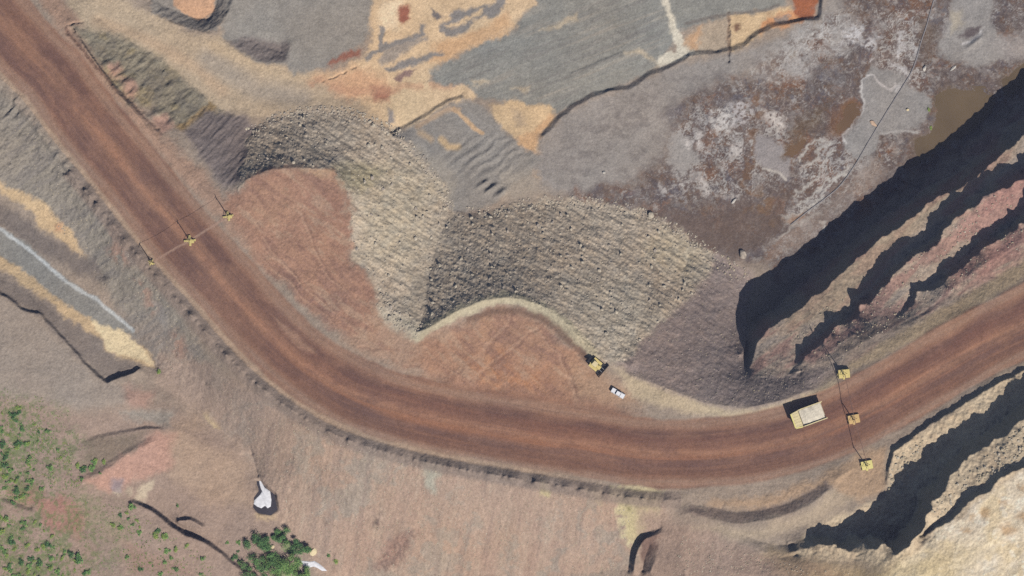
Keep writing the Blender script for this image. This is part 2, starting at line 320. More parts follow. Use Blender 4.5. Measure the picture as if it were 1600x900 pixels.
# the narrow trench
def groove(pts, w, dep):
    sl, x, y, p = poly_sd(pts); d = _sd(x+2.2*WXb[sl]+3*WXa[sl], y+2.2*WYb[sl]+2*WYa[sl], p, False)
    H[sl] -= dep*sstep(w, w*.3, d)*sstep(-.5, .3, fbm(x/7, y/7, 3, 2))
groove([(1143,14),(1144,76)], 3.2, .7); groove([(1143,80),(1142,92)], 3.6, .9)
groove([(502,125),(530,113),(553,102)], 2.2, .5); groove([(100,40),(135,30)], 3, .9)
groove([(102,48),(125,75),(150,105),(165,118),(180,140),(200,158),(225,178),(250,208)], 3.0, .55)
groove([(120,158),(95,128),(75,95)], 1, .0)
for (cx, cy, rx, ry, a) in ((758,284,7,4,1.5),(771,291,8,4,1.7),(762,297,6,4,1.2),(784,300,11,5,1.5),(748,290,6,4,.8),(188,98+20,5,4,.8),(243,178,9,7,1.5),(196,128,10,7,1.6),(168,98,9,7,1.3),(1532,62,16,5,1.3),(590,818,5,4,.9)):
    u = ((GX-cx)*.78-(GY-cy)*.62)/rx; v = ((GX-cx)*.62+(GY-cy)*.78)/ry
    H += a*np.exp(-(u*u+v*v)*1.1)
# a ramped channel for the little stream and its pool
POOLP = [(396,752),(405,752),(416,765),(428,775),(432,800),(420,808),(400,806),(391,796),(392,780),(400,770)]
pm = full(POOLP, feather=3, warp=1, fine=1)
H = H*(1-pm) + pm*np.minimum(H, 8.2)
groove([(388,700),(396,722),(399,748)], 2.5, .5)
WATER_POOLS = [
 ([(1470,143),(1500,136),(1540,138),(1556,158),(1545,180),(1520,203),(1480,230),(1442,252),(1424,268),(1418,262),(1436,240),(1437,212),(1464,203),(1468,182),(1468,160)], 'olive'),
 ([(1574,118),(1606,98),(1640,75),(1650,95),(1610,128),(1580,150),(1570,136)], 'olive'),
 ([(1312,206),(1318,180),(1330,163),(1344,160),(1349,172),(1340,190),(1328,204)], 'rust'),
 ([(1226,238),(1240,224),(1258,216),(1264,222),(1252,236),(1236,245)], 'rust')]
POOLZ = []
for pts, _ in WATER_POOLS:
    m = full(pts, feather=9, warp=7, fine=3)
    z = float((H*m).sum()/m.sum()); POOLZ.append(z)
    H = H*(1-m) + m*(z-.3)

def Hs(px, py):
    fx = (px-X0)/ST; fy = (py-Y0)/ST
    i = int(min(max(fx, 0), NX-2)); j = int(min(max(fy, 0), NY-2)); a = min(max(fx-i, 0), 1); b = min(max(fy-j, 0), 1)
    return float((H[j, i]*(1-a)+H[j, i+1]*a)*(1-b)+(H[j+1, i]*(1-a)+H[j+1, i+1]*a)*b)
ZM = 25.0                                   # vertical datum
def W(px, py, dz=0.0): return Vector(((px-800)*S, (450-py)*S, Hs(px, py)-ZM+dz))

# ------------------------------------------------------------------ soil colours (surface colours, with painted shade on a few faces turned from the sun)
def lin(c):
    c = np.array(c, float)/255
    return np.where(c <= .04045, c/12.92, ((c+.055)/1.055)**2.4).astype(np.float32)
Cc = np.empty(GX.shape+(3,), np.float32); Cc[:] = lin((160,144,128))
def P(c, pts, feather=5, warp=6, fine=2.5, amt=1.0, brk=None):
    warp *= 1.35; fine *= 1.7; feather *= 1.15
    sl, m = mask(pts, feather, warp, fine)
    m = m*amt
    if brk is not None: m = m*sstep(brk-.12, brk+.12, fbm(GX[sl]/9, GY[sl]/9, 4, 6))
    Cc[sl] += m[..., None]*(lin(c)-Cc[sl])
def PB(c, pts, amt=.9, sc=5., lvl=-.1):
    sl, m = mask(pts, 6, 9, 5)
    m = m*amt*sstep(lvl-.1, lvl+.14, fbm(GX[sl]/sc+1.5*WXa[sl], GY[sl]/sc+1.5*WYa[sl], 4, 3, .65))
    Cc[sl] += m[..., None]*(lin(c)-Cc[sl])
def Ln(c, pts, w, feather=2, warp=2, fine=1.5, amt=1.0, brk=None):
    sl, m = mask(pts, feather, warp, fine, closed=False, width=w)
    m = m*amt
    if brk is not None: m = m*sstep(brk-.12, brk+.12, fbm(GX[sl]/9, GY[sl]/9, 4, 6))
    Cc[sl] += m[..., None]*(lin(c)-Cc[sl])
def M(c, m, amt=1.0):
    global Cc
    Cc += (m*amt)[..., None]*(lin(c)-Cc)

WXa2 = WXa; n1 = fbm(GX/40, GY/40, 5, 1); n2 = fbm(GX/12, GY/12, 4, 3); n3 = fbm(GX/90, GY/90, 4, 5)
# --- upper left: pale track and grey terraces
P((186,166,140), [(90,-130),(195,-130),(195,0),(235,20),(280,45),(330,52),(345,45),(400,95),(450,108),(520,115),(610,110),(660,135),(710,150),(612,208),(590,190),(530,172),(465,172),(400,190),(330,165),(300,140),(240,90),(180,60),(110,40)], feather=8)
Ln((194,166,136), [(150,30),(230,62),(300,100),(345,140)], 9, feather=8, amt=.7); Ln((198,174,142), [(330,70),(420,105),(520,122)], 10, feather=8, amt=.6)
Ln((160,150,138), [(320,90),(400,140),(470,150)], 14, feather=12, amt=.6)
P((149,143,134), [(345,-130),(590,-130),(582,0),(580,40),(565,65),(540,85),(505,105),(455,112),(445,100),(400,95),(365,72),(345,50)], feather=5)
P((198,158,126), [(264,-130),(330,-130),(331,10),(326,24),(310,30),(288,22),(266,4)], feather=3, warp=2)
P((146,138,128), [(215,-130),(264,-130),(266,4),(288,22),(310,30),(326,24),(331,10),(332,-130),(362,-130),(350,22),(333,46),(290,41),(235,20)], feather=3, warp=2)
P((126,116,110), [(350,62),(385,56),(450,64),(447,94),(410,95),(372,78)], feather=5, warp=4)  # hollow's slope faces away from the sun; its shade is painted in darker
# cream ground
CR = (214,186,150)
P(CR, [(585,-130),(850,-130),(838,0),(800,40),(775,55),(745,70),(700,85),(672,105),(665,122),(740,132),(747,150),(700,155),(672,176),(640,192),(612,195),(590,182),(555,150),(510,128),(485,120),(535,104),(570,80),(578,55)], feather=5)
P((200,150,116), [(480,122),(560,100),(600,120),(590,150),(545,150)], feather=12, warp=8, amt=.6)
P((222,200,168), [(592,0),(625,0),(620,40),(595,40)], feather=8)
P((206,168,128), [(680,62),(760,40),(790,15),(800,35),(770,60),(700,88),(690,95),(670,92)], feather=6)
P((206,184,150), [(612,120),(660,120),(665,160),(640,190),(600,180)], feather=12, amt=.7)
P((152,98,78), [(620,8),(640,6),(638,24),(632,33),(622,28)], feather=3, warp=3)
G1 = (140,134,128)
P(G1, [(592,38),(604,38),(600,55),(598,66),(652,48),(655,34),(662,36),(660,52),(650,60),(610,74),(592,80),(570,92),(568,84),(590,70)], feather=2.5, warp=3)
P((150,142,134), [(600,76),(660,54),(668,60),(640,74),(618,92),(596,100),(590,92)], feather=4, warp=4, amt=.85)
P(G1, [(600,106),(645,86),(688,77),(692,82),(655,94),(620,110),(604,112)], feather=3, warp=3)
P(G1, [(708,12),(745,6),(772,2),(768,18),(740,28),(725,48),(700,52),(684,46),(683,38),(700,30)], feather=3.5, warp=4)
P(CR, [(694,38),(720,28),(752,10),(765,10),(740,24),(712,40)], feather=2.5, warp=2)
P(G1, [(755,10),(775,0),(785,-60),(800,-60),(790,0),(772,26),(762,28)], feather=3, warp=3)
P((120,112,108), [(672,8),(680,14),(692,24),(684,28),(676,20)], feather=2.5, warp=2)
P((150,104,86), [(513,96),(540,76),(563,74),(560,84),(535,92),(518,100)], feather=3, warp=4)
P((165,120,98), [(578,134),(598,130),(612,138),(606,156),(588,158)], feather=5, warp=5)
P((140,116,108), [(612,122),(630,110),(648,104),(640,116),(622,126)], feather=3, warp=3)
P((146,138,132), [(606,164),(613,172),(616,188),(606,190)], feather=3, warp=3)
Ln((188,146,118), [(490,128),(560,140),(640,132),(700,128),(745,125)], 7, feather=6, warp=8, amt=.6, brk=-.1)
# grey-green terrace
P((143,141,133), [(668,106),(700,92),(775,58),(805,40),(838,0),(860,-130),(1232,-130),(1232,0),(1200,14),(1100,32),(1062,45),(1050,72),(1030,102),(980,128),(930,146),(890,166),(870,178),(800,156),(747,152),(740,134),(680,126)], feather=4)
_st = fbm((GX*.38+GY*.92)/5, (GX*.92-GY*.38)/90, 4, 3)
FP = full([(690,110),(800,50),(860,-40),(1050,-40),(1040,70),(1020,100),(930,140),(870,165),(760,145)], feather=20)
M((132,127,121), FP*sstep(.05, .5, _st), .5); M((170,160,146), FP*sstep(.15, .6, -_st), .45)
for a in ([(845,45),(900,18),(905,30),(860,42)],[(800,138),(830,130),(822,140)],[(978,80),(1000,74),(1020,84),(1030,95),(1000,82)],[(735,120),(765,122),(760,130),(738,128)]): P((196,178,150), a, feather=4, warp=5, amt=.7)
PB((206,192,168), [(1030,104),(1045,85),(1070,72),(1112,60),(1118,74),(1075,84)], .8, 4., -.1)
P((212,202,182), [(1038,-130),(1050,-130),(1050,0),(1060,26),(1064,48),(1080,66),(1108,72),(1082,80),(1064,92),(1036,104),(1030,98),(1034,82),(1058,76),(1062,68),(1050,50),(1046,22),(1040,4)], feather=3, warp=4)
P((178,160,138), [(1072,62),(1090,45),(1110,32),(1142,20),(1144,74),(1110,78),(1085,74)], feather=5)
P((208,180,142), [(1144,18),(1200,16),(1240,2),(1244,30),(1212,36),(1188,50),(1170,66),(1146,76)], feather=4)
P((200,160,122), [(1072,62),(1088,48),(1102,38),(1098,56),(1085,70)], feather=4, amt=.8)
P((205,150,106), [(1200,22),(1244,10),(1280,24),(1250,34),(1212,36),(1192,46)], feather=4)
P((160,100,68), [(1240,-130),(1290,-130),(1284,0),(1276,24),(1258,30),(1246,14)], feather=3, warp=3)
P((130,100,78), [(1152,36),(1162,33),(1164,44),(1154,46)], feather=3); Ln((118,96,80), [(1143,16),(1144,78)], 2.4, feather=2, warp=4, amt=.7); Ln((110,92,80), [(1143,80),(1142,92)], 3, feather=2)
P((140,134,128), [(1212,20),(1236,16),(1234,28),(1216,30)], feather=3, amt=.8)
Ln((122,114,106), [(1075,32),(1100,26),(1150,16),(1200,12),(1220,2)], 2.5, feather=2, amt=.8)
P((208,180,142), [(768,162),(800,154),(868,166),(864,182),(848,210),(838,232),(815,226),(800,210),(785,198),(772,178)], feather=4)
P((205,165,124), [(858,176),(866,180),(846,214),(836,232),(846,238),(815,232),(804,214),(835,205)], feather=4, warp=4, amt=.8)
P((176,156,132), [(800,170),(818,176),(820,196),(806,198)], feather=7, amt=.7)
# dozer worked grey ground between the spills
P((150,143,134), [(612,208),(650,188),(720,152),(745,158),(770,178),(790,206),(830,235),(850,240),(835,262),(800,292),(760,322),(706,330),(690,285),(650,240)], feather=5)
P((166,155,140), [(655,235),(690,245),(715,285),(700,310),(680,270)], feather=10, amt=.7); P((172,160,144), [(780,270),(830,262),(850,300),(800,318)], feather=12, amt=.7)
_rs = np.sin((GX*.62+GY*.78)/2.3+3*WXa)
Ln((204,170,132), [(708,168),(725,182),(742,200),(752,206)], 3, feather=2); Ln((200,172,134), [(690,216),(700,228),(714,228)], 5, feather=4); Ln((196,168,134), [(655,205),(672,215)], 5, feather=5, amt=.7)
P((204,172,136), [(838,262),(860,272),(885,286),(898,300),(882,300),(858,288),(840,276)], feather=5, warp=6)
P((122,112,106), [(862,246),(880,250),(878,258),(864,256)], feather=5, amt=.6); Ln((190,160,128), [(650,195),(700,168),(715,168)], 4, feather=3, amt=.7)
# right-hand floor
P((154,146,138), [(846,214),(880,180),(930,150),(1030,110),(1150,78),(1288,28),(1300,-130),(1420,-130),(1330,0),(1260,70),(1160,115),(1080,150),(1050,200),(1040,240),(1020,275),(960,300),(890,306),(850,292),(838,262)], feather=8)
WET = full([(1050,170),(1100,135),(1180,115),(1250,85),(1320,10),(1340,-130),(1760,-130),(1760,0),(1600,150),(1420,290),(1220,430),(1160,405),(1100,387),(1060,360),(1020,335),(950,322),(890,312),(900,300),(980,292),(1030,255),(1055,210)], feather=16, warp=16)
M((110,97,90), WET)
q1 = fbm(GX/26, GY/26, 5, 2, .6); q2 = fbm(GX/16+9, GY/16, 5, 4, .6); q3 = fbm(GX/34+5, GY/34, 5, 6, .55)
M((112,92,76), WET*sstep(.0, .3, q2), .8); M((134,127,124), WET*sstep(.1, .35, q1), .65); M((128,92,66), WET*sstep(.18, .4, q3), .7)
M((100,92,92), WET*sstep(.08, .36, -q1), .7)
M((182,175,168), WET*sstep(.22, .42, fbm(GX/13, GY/13, 5, 0, .6))*sstep(-.2,.3,q3), .6)
_u = GX/11+1.1*WXa+.5*WXb; _v = GY/11+1.1*WYa+.5*WYb
_c1 = fbm(_u, _v, 5, 3, .6); _c2 = fbm(_u*1.7+5, _v*1.7, 5, 5, .6); _c3 = fbm(_u*.6+3, _v*.6+8, 5, 1, .6)
M((176,170,164), WET*sstep(.09, .0, np.abs(_c1-.12))*sstep(-.1, .3, _c3), .7); M((190,184,178), WET*sstep(.06, .0, np.abs(_c2+.1))*sstep(.0, .35, -_c3), .55)
M((92,80,74), WET*sstep(.16, .4, _c2), .6); M((138,102,78), WET*sstep(.2, .42, -_c2)*sstep(-.3, .2, q3), .6)
M((98,96,104), WET*sstep(.2, .42, -_c1), .5)
_d1 = fbm(GX/5+2*WXa+WXb, GY/5+2*WYa, 4, 2, .7); _d2 = fbm(GX/4.2+3*WYa, GY/4.2+WXb+2*WXa, 4, 6, .7)
M((182,178,174), WET*sstep(.16, .4, _d1)*sstep(-.25, .2, _c3), .6); M((86,76,74), WET*sstep(.16, .42, -_d1), .5); M((126,92,66), WET*sstep(.2, .42, _d2)*sstep(-.2, .2, q2), .55); M((150,138,128), WET*sstep(.22, .45, -_d2), .5)
# pale curdled zones
P((176,170,164), [(1190,85),(1240,60),(1300,20),(1345,15),(1350,50),(1315,75),(1270,100),(1200,125)], feather=22, warp=14, amt=.75, brk=-.15)
_zw = np.maximum(np.maximum(full([(1180,105),(1215,70),(1260,40),(1320,8),(1356,30),(1340,70),(1300,80),(1250,112),(1210,128)], feather=16, warp=14), full([(1370,10),(1445,10),(1470,60),(1460,130),(1440,200),(1400,210),(1370,130),(1380,70)], feather=12, warp=10)), np.maximum(full([(1210,405),(1240,340),(1260,240),(1300,200),(1340,215),(1385,262),(1330,320),(1270,370),(1225,410)], feather=10, warp=10), .8*full([(1040,210),(1070,180),(1110,160),(1180,160),(1240,180),(1230,280),(1130,320),(1060,310)], feather=16, warp=12)))
_sw1 = fbm(GX/19+1.2*WXa+.35*WXb, GY/19+1.2*WYa+.35*WYb, 4, 5, .6); _sw2 = fbm(GX/12+4+1.4*WYa+.3*WXb, GY/12+1.4*WXa+.3*WYb, 4, 2, .6)
M((112,94,84), _zw*sstep(.0, .3, -_sw2), .6)
M((190,186,180), _zw*sstep(.075, .02, np.abs(_sw1-.05)), .8); M((182,177,172), _zw*sstep(.08, .02, np.abs(_sw2-.1)), .7); M((176,171,166), _zw*sstep(.22, .4, _sw1), .6)
P((160,154,148), [(1050,200),(1075,215),(1095,250),(1070,265),(1045,255)], feather=6, warp=6)
PB((202,195,188), [(1114,168),(1140,164),(1152,190),(1150,210),(1128,208),(1112,190)])
PB((184,177,174), [(1148,160),(1176,156),(1170,194),(1150,196)])
for a in ([(1145,225),(1160,220),(1162,240),(1150,244)],[(1200,172),(1216,172),(1232,182),(1230,198),(1210,196),(1196,182)],[(1068,218),(1082,220),(1080,232),(1070,232)],[(1088,205),(1100,205),(1102,235),(1094,238)],[(1092,275),(1100,272),(1112,300),(1108,308),(1098,292)],[(1148,306),(1153,306),(1154,318),(1150,320)],[(1131,298),(1138,298),(1139,306),(1132,306)],[(1032,285),(1042,290),(1038,300)]): PB((198,190,183), a, .95, 4., -.18)
P((156,150,148), [(1180,215),(1200,208),(1222,220),(1238,250),(1240,276),(1224,272),(1200,262),(1185,245)], feather=4, warp=5)
Ln((186,180,172), [(1196,262),(1212,266),(1222,268),(1234,278)], 1.8, feather=1.5, warp=4)
P((152,148,144), [(1358,112),(1372,100),(1388,106),(1405,108),(1430,130),(1462,150),(1462,168),(1442,196),(1410,204),(1384,206),(1372,232),(1350,250),(1325,232),(1322,215),(1340,196),(1356,172),(1352,140)], feather=3, warp=4)
Ln((190,186,182), [(1372,112),(1358,116),(1354,128),(1355,172),(1342,184),(1338,196),(1322,212),(1328,225)], 1.7, feather=1.6, warp=5, fine=4)
Ln((188,182,178), [(1372,114),(1382,130),(1398,138),(1406,128)], 1.8, feather=1.5, warp=3); Ln((176,172,168), [(1384,206),(1412,202),(1440,204)], 1.6, feather=1.5)
for a in ([(1408,45),(1420,52),(1424,70),(1418,92),(1410,88),(1412,62)],[(1330,44),(1352,30),(1350,60),(1330,60),(1318,66)],[(1350,60),(1372,55),(1380,70),(1370,80),(1352,74)],[(1372,44),(1378,46),(1386,56),(1380,58)],[(1398,92),(1408,98),(1424,106),(1424,120),(1410,112)],[(1432,66),(1438,70),(1436,82),(1430,80)],[(1364,90),(1372,92),(1370,96),(1362,95)],[(1404,128),(1412,128),(1410,142),(1404,140)]): PB((194,191,190), a, .95, 4., -.15)
# braided pale lines beside the pipe
for a in ([(1254,246),(1275,222),(1296,212),(1302,222),(1280,232),(1282,246),(1266,252)],[(1248,304),(1262,290),(1282,276),(1284,258),(1300,244),(1312,232)],[(1250,318),(1268,305),(1290,292),(1300,278)],[(1215,376),(1232,362),(1262,345),(1290,328)],[(1228,350),(1252,330),(1275,318),(1300,290),(1330,262)],[(1300,290),(1312,276),(1322,272)],[(1225,338),(1240,336),(1248,348),(1236,356)],[(1288,345),(1294,348),(1292,360)]): Ln((184,178,170), a, 1.9, feather=1.8, warp=7, fine=5, amt=.95)
P((150,134,122), [(1200,400),(1215,372),(1250,345),(1300,310),(1340,270),(1370,250),(1390,270),(1300,350),(1240,400),(1200,420)], feather=12, warp=10, amt=.6)
P((160,126,98), [(1230,345),(1255,330),(1262,338),(1240,352)], feather=4, amt=.7)
Ln((122,94,70), [(1184,145),(1190,170),(1180,200),(1172,230),(1176,262),(1166,286)], 7, feather=5, warp=8, fine=4, amt=.7, brk=-.1)
P((124,86,54), [(1300,170),(1345,155),(1350,180),(1325,210),(1295,215)], feather=8, warp=8, amt=.6); P((104,84,58), [(1222,240),(1262,212),(1290,190),(1300,160),(1262,180),(1230,215)], feather=8, warp=10, amt=.6)
P((156,150,144), [(1490,-130),(1560,-130),(1556,30),(1580,60),(1582,88),(1535,100),(1500,92),(1474,84),(1470,60),(1492,20)], feather=5, warp=6)
P((172,162,146), [(1490,14),(1512,12),(1514,40),(1496,42)], feather=6); P((104,94,92), [(1508,54),(1520,44),(1540,38),(1540,48),(1520,58)], feather=3); Ln((190,184,180), [(1512,64),(1524,62),(1540,50),(1542,44)], 2, feather=1.5, warp=2)
P((164,156,150), [(1556,60),(1640,40),(1640,90),(1580,88)], feather=10, amt=.8); P((112,96,82), [(1440,20),(1468,30),(1468,80),(1450,90),(1440,60)], feather=10, warp=8, amt=.7)
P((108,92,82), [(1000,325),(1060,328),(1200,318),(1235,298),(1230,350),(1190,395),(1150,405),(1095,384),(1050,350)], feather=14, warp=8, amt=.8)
M((136,108,78), full([(1170,300),(1215,295),(1210,350),(1180,360)], feather=18, warp=10)*sstep(-.1, .3, q2), .5)
P((112,96,74), WATER_POOLS[0][0], feather=10, warp=9, amt=.9); P((112,96,74), WATER_POOLS[1][0], feather=10, warp=9, amt=.9); P((118,90,64), WATER_POOLS[2][0], feather=7, warp=9, amt=.9); P((112,90,66), WATER_POOLS[3][0], feather=7, warp=9, amt=.9)
P((112,98,92), [(1560,120),(1480,225),(1400,290),(1440,200),(1540,130)], feather=14, amt=.3)

M((128,120,114), full([(850,240),(930,170),(1050,120),(1150,95),(1230,70),(1100,140),(1040,210),(1000,270),(900,300)], feather=18, warp=14)*sstep(-.05, .35, fbm(GX/14+WXa, GY/9+WYa, 5, 3, .6)), .6)
# --- left of the road
P((152,143,130), [(-160,110),(0,140),(60,200),(130,290),(200,380),(260,450),(330,565),(250,590),(200,515),(150,430),(110,370),(0,290),(-160,190)], feather=10)
P((152,138,126), [(190,500),(250,500),(330,575),(420,620),(440,660),(400,700),(330,650),(240,580)], feather=16, amt=.8)
M((134,127,120), LSLOPE*sstep(.0, .4, fbm((GX*.62+GY*.78)/8, (GX*.78-GY*.62)/30, 3, 5)), .6)
for a in ([(170,340),(200,370),(212,410),(190,420),(172,385)],[(270,520),(290,525),(292,560),(275,560)],[(208,440),(232,450),(246,480),(230,490)]): P((168,134,116), a, feather=9, warp=9, amt=.7, brk=-.2)
for a in ([(150,330),(162,335),(158,345),(148,342)],[(240,470),(262,490),(258,510),(240,495)],[(200,385),(220,390),(225,410),(205,412)]): P((158,150,142), a, feather=6, warp=8, amt=.8)
P((206,178,140), [(-60,230),(0,285),(30,296),(72,315),(85,335),(108,362),(128,402),(112,398),(82,366),(60,350),(38,322),(10,304),(-60,262)], feather=4)
P((190,140,108), [(80,350),(95,348),(92,360),(82,358)], feather=5, amt=.7)
P((118,108,101), [(-60,290),(0,318),(50,345),(95,385),(150,412),(165,440),(110,425),(60,395),(0,355),(-60,315)], feather=8, amt=.85)
P((200,174,138), [(-160,300),(0,388),(30,402),(60,430),(100,465),(138,496),(165,500),(218,540),(245,578),(220,572),(180,556),(160,552),(150,530),(110,505),(70,470),(0,424),(-160,345)], feather=4)
P((222,202,164), [(136,494),(166,498),(205,528),(238,572),(215,562),(165,550),(152,524)], feather=3, warp=3)
P((140,137,130), [(-160,270),(0,358),(40,380),(90,428),(150,468),(205,514),(207,523),(168,512),(128,494),(86,467),(46,432),(-4,400),(-160,312)], feather=3, warp=3)
Ln((190,192,190), [(-100,290),(0,360),(50,396),(100,440),(150,470),(205,516)], 2.6, feather=2, warp=2, amt=.9)
P((136,124,114), [(-160,340),(0,428),(60,468),(150,530),(165,555),(222,576),(190,590),(160,595),(130,570),(60,495),(0,460),(-160,380)], feather=5)
P((158,145,132), [(-160,400),(0,464),(60,500),(130,575),(160,600),(205,600),(215,632),(110,640),(0,620),(-160,620)], feather=8)
P((160,139,124), [(-160,620),(0,625),(120,645),(260,630),(300,650),(390,720),(440,840),(430,1020),(-160,1020)], feather=18)
P((150,134,120), [(230,590),(260,590),(300,635),(240,632),(222,612)], feather=8, amt=.9)
P((172,136,120), [(190,600),(240,612),(220,640),(195,632)], feather=8, amt=.7)
P((188,150,132), [(126,754),(160,738),(200,708),(240,676),(275,676),(268,735),(220,745),(170,770)], feather=6)
P((176,152,130), [(268,660),(305,652),(330,700),(385,730),(392,790),(320,790),(260,745)], feather=12, amt=.7); P((146,126,113), [(280,668),(345,680),(360,700),(310,700)], feather=8, amt=.6)
P((150,146,136), [(180,645),(268,640),(262,664),(225,662)], feather=6, amt=.7)
P((166,122,108), [(58,780),(90,770),(130,800),(122,835),(85,832),(65,815)], feather=10, warp=9, amt=.8); P((162,122,104), [(10,765),(60,760),(62,795),(20,790)], feather=10, amt=.7); P((160,126,108), [(190,850),(250,868),(300,900),(200,900)], feather=14, amt=.5)
P((144,130,118), [(130,820),(175,845),(190,900),(140,900)], feather=14, amt=.6); P((150,140,116), [(110,770),(150,790),(200,840),(180,850),(130,810)], feather=14, amt=.6)
P((136,122,104), [(130,690),(170,684),(225,674),(200,705),(140,745),(125,735)], feather=8, amt=.7)
for a in ([(206,770),(222,755),(238,750),(236,765),(222,782),(208,786)],[(172,770),(184,760),(182,774)],[(192,765),(198,762),(196,775)]): P((196,180,156), a, feather=4, warp=6, amt=.85)
P((140,134,140), [(170,750),(190,748),(186,765),(172,768)], feather=5, warp=5, amt=.7)
P((208,188,140), [(311,641),(322,644),(342,662),(343,672),(330,670),(318,655)], feather=2.5, warp=2); P((200,178,134), [(346,664),(356,668),(364,680),(352,676)], feather=2.5, warp=2)
P((156,166,158), [(378,692),(388,690),(396,700),(396,720),(388,720)], feather=4, warp=3, amt=.8); P((190,170,140), [(380,690),(384,690),(383,702),(379,702)], feather=2)
P((196,172,138), [(388,806),(410,808),(430,808),(430,816),(395,814)], feather=3, amt=.8)
gpat = sstep(-.05, .35, fbm(GX/7, GY/7, 4, 2)+.5*fbm(GX/30, GY/30, 3, 6))
gp2 = sstep(.05, .3, fbm(GX/4.5, GY/4.5, 3, 1)+.5*fbm(GX/26, GY/26, 3, 6))
M((134,132,104), GRASS*gpat*sstep(260, 80, GX), .3); M((104,122,74), GRASS*gp2*sstep(300, 60, GX), .6)
M((104,120,66), full([(-160,640),(20,640),(35,690),(50,760),(30,780),(-160,780)], feather=20, warp=16)*gpat, .5)
M((108,122,72), full([(0,800),(60,815),(90,850),(140,880),(130,930),(-100,930),(-100,800)], feather=20, warp=16)*gpat, .5)

# --- spoil strip right of the road
P((172,142,121), [(70,-130),(100,0),(140,60),(200,150),(260,215),(320,270),(372,330),(430,430),(405,420),(350,350),(300,300),(240,230),(180,160),(110,80),(50,-20)], feather=8)
M((146,136,116), SPOIL, .95); M((162,144,104), SPOIL*sstep(.0, .3, fbm(GX/22, GY/22, 3, 4)), .5); M((126,118,106), SPOIL*sstep(.05, .35, fbm(GX/18+7, GY/18, 3, 2)), .5)
P((174,146,104), [(272,200),(300,180),(330,158),(336,168),(312,182),(285,206)], feather=4, warp=4)
for a in ([(165,100),(185,98),(192,112),(182,124),(168,116)],[(188,122),(204,120),(212,140),(205,158),(192,150)],[(240,180),(262,180),(272,200),(250,206),(240,195)]): P((178,140,122), a, feather=5, warp=5, amt=.8)
M((128,116,111), SHADESP, .9)  # shade of this spoil face, put into its colour
P((166,150,134), [(345,292),(372,296),(372,330),(352,318)], feather=6, amt=.8)
Ln((118,92,78), [(100,44),(125,75),(150,105),(165,120),(182,142)], 2.4, feather=2, amt=.8); Ln((128,104,90), [(182,142),(205,162),(230,188),(250,208)], 2.2, feather=2, amt=.7)

# --- tip heads
P((170,132,110), [(360,300),(378,292),(390,278),(430,264),(480,260),(520,264),(545,292),(553,340),(550,400),(580,440),(595,480),(610,500),(620,560),(560,530),(490,490),(440,440),(410,420),(352,320)], feather=10, warp=9)
M((186,150,122), full([(390,300),(440,290),(470,330),(430,360),(395,340)], feather=18, warp=12), .35)
P((158,118,98), [(480,300),(545,300),(548,340),(520,345),(490,330)], feather=14, amt=.5); P((134,106,96), [(420,420),(490,435),(540,460),(560,500),(520,510),(470,470)], feather=12, warp=12, amt=.6, brk=-.2)
P((176,138,114), [(430,400),(520,380),(580,450),(560,460),(480,430)], feather=14, amt=.5); P((196,164,130), [(470,262),(520,262),(522,278),(490,275)], feather=6, amt=.6)
P((172,142,120), [(540,530),(600,500),(640,520),(700,560),(700,590),(620,575),(560,550)], feather=12, amt=.9)
P((173,135,110), [(655,530),(700,515),(750,495),(790,484),(830,490),(870,515),(910,560),(925,585),(900,610),(880,650),(800,640),(700,605),(650,565)], feather=14, warp=12)
P((180,130,96), [(735,560),(780,540),(800,580),(850,575),(860,600),(800,612),(755,620)], feather=14, warp=10, amt=.8, brk=-.25); P((184,144,114), [(752,495),(768,490),(766,560),(770,610),(755,600)], feather=5, warp=5, amt=.6)
P((182,148,120), [(880,560),(960,590),(1000,630),(930,640),(900,620)], feather=14, amt=.8)
P((190,172,144), [(960,570),(1000,590),(1050,612),(1100,632),(1160,642),(1225,628),(1300,592),(1310,604),(1230,642),(1160,655),(1090,645),(1030,632),(985,618)], feather=6, warp=4)

TIPS = full([(378,292),(390,278),(430,264),(480,260),(520,264),(545,292),(553,340),(550,400),(580,440),(610,500),(620,560),(560,530),(490,490),(440,440),(372,330)], feather=8)+full([(655,530),(700,515),(750,495),(790,484),(830,490),(870,515),(910,560),(925,585),(900,610),(850,625),(760,610),(700,595)], feather=8)
_t1 = fbm((GX*.8+GY*.6)/34, (-GX*.6+GY*.8)/9, 5, 2, .6); _t2 = fbm(GX/20, GY/20, 5, 4, .6)
M((184,156,132), TIPS*sstep(.05, .4, _t1), .6); M((142,110,96), TIPS*sstep(.05, .4, -_t1), .55); M((178,140,114), TIPS*sstep(.1, .4, _t2), .4)
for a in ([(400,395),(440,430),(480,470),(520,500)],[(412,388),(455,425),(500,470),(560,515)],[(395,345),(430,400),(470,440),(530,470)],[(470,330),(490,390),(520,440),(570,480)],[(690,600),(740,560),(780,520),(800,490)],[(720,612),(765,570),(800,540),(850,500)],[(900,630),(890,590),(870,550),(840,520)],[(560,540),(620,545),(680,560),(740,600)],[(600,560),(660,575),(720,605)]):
    Ln((196,160,134), a, 1.8, feather=1.5, warp=6, amt=.42, brk=-.3); Ln((128,98,84), [(x+5, y+2) for x, y in a], 1.7, feather=1.5, warp=6, amt=.42, brk=-.3)
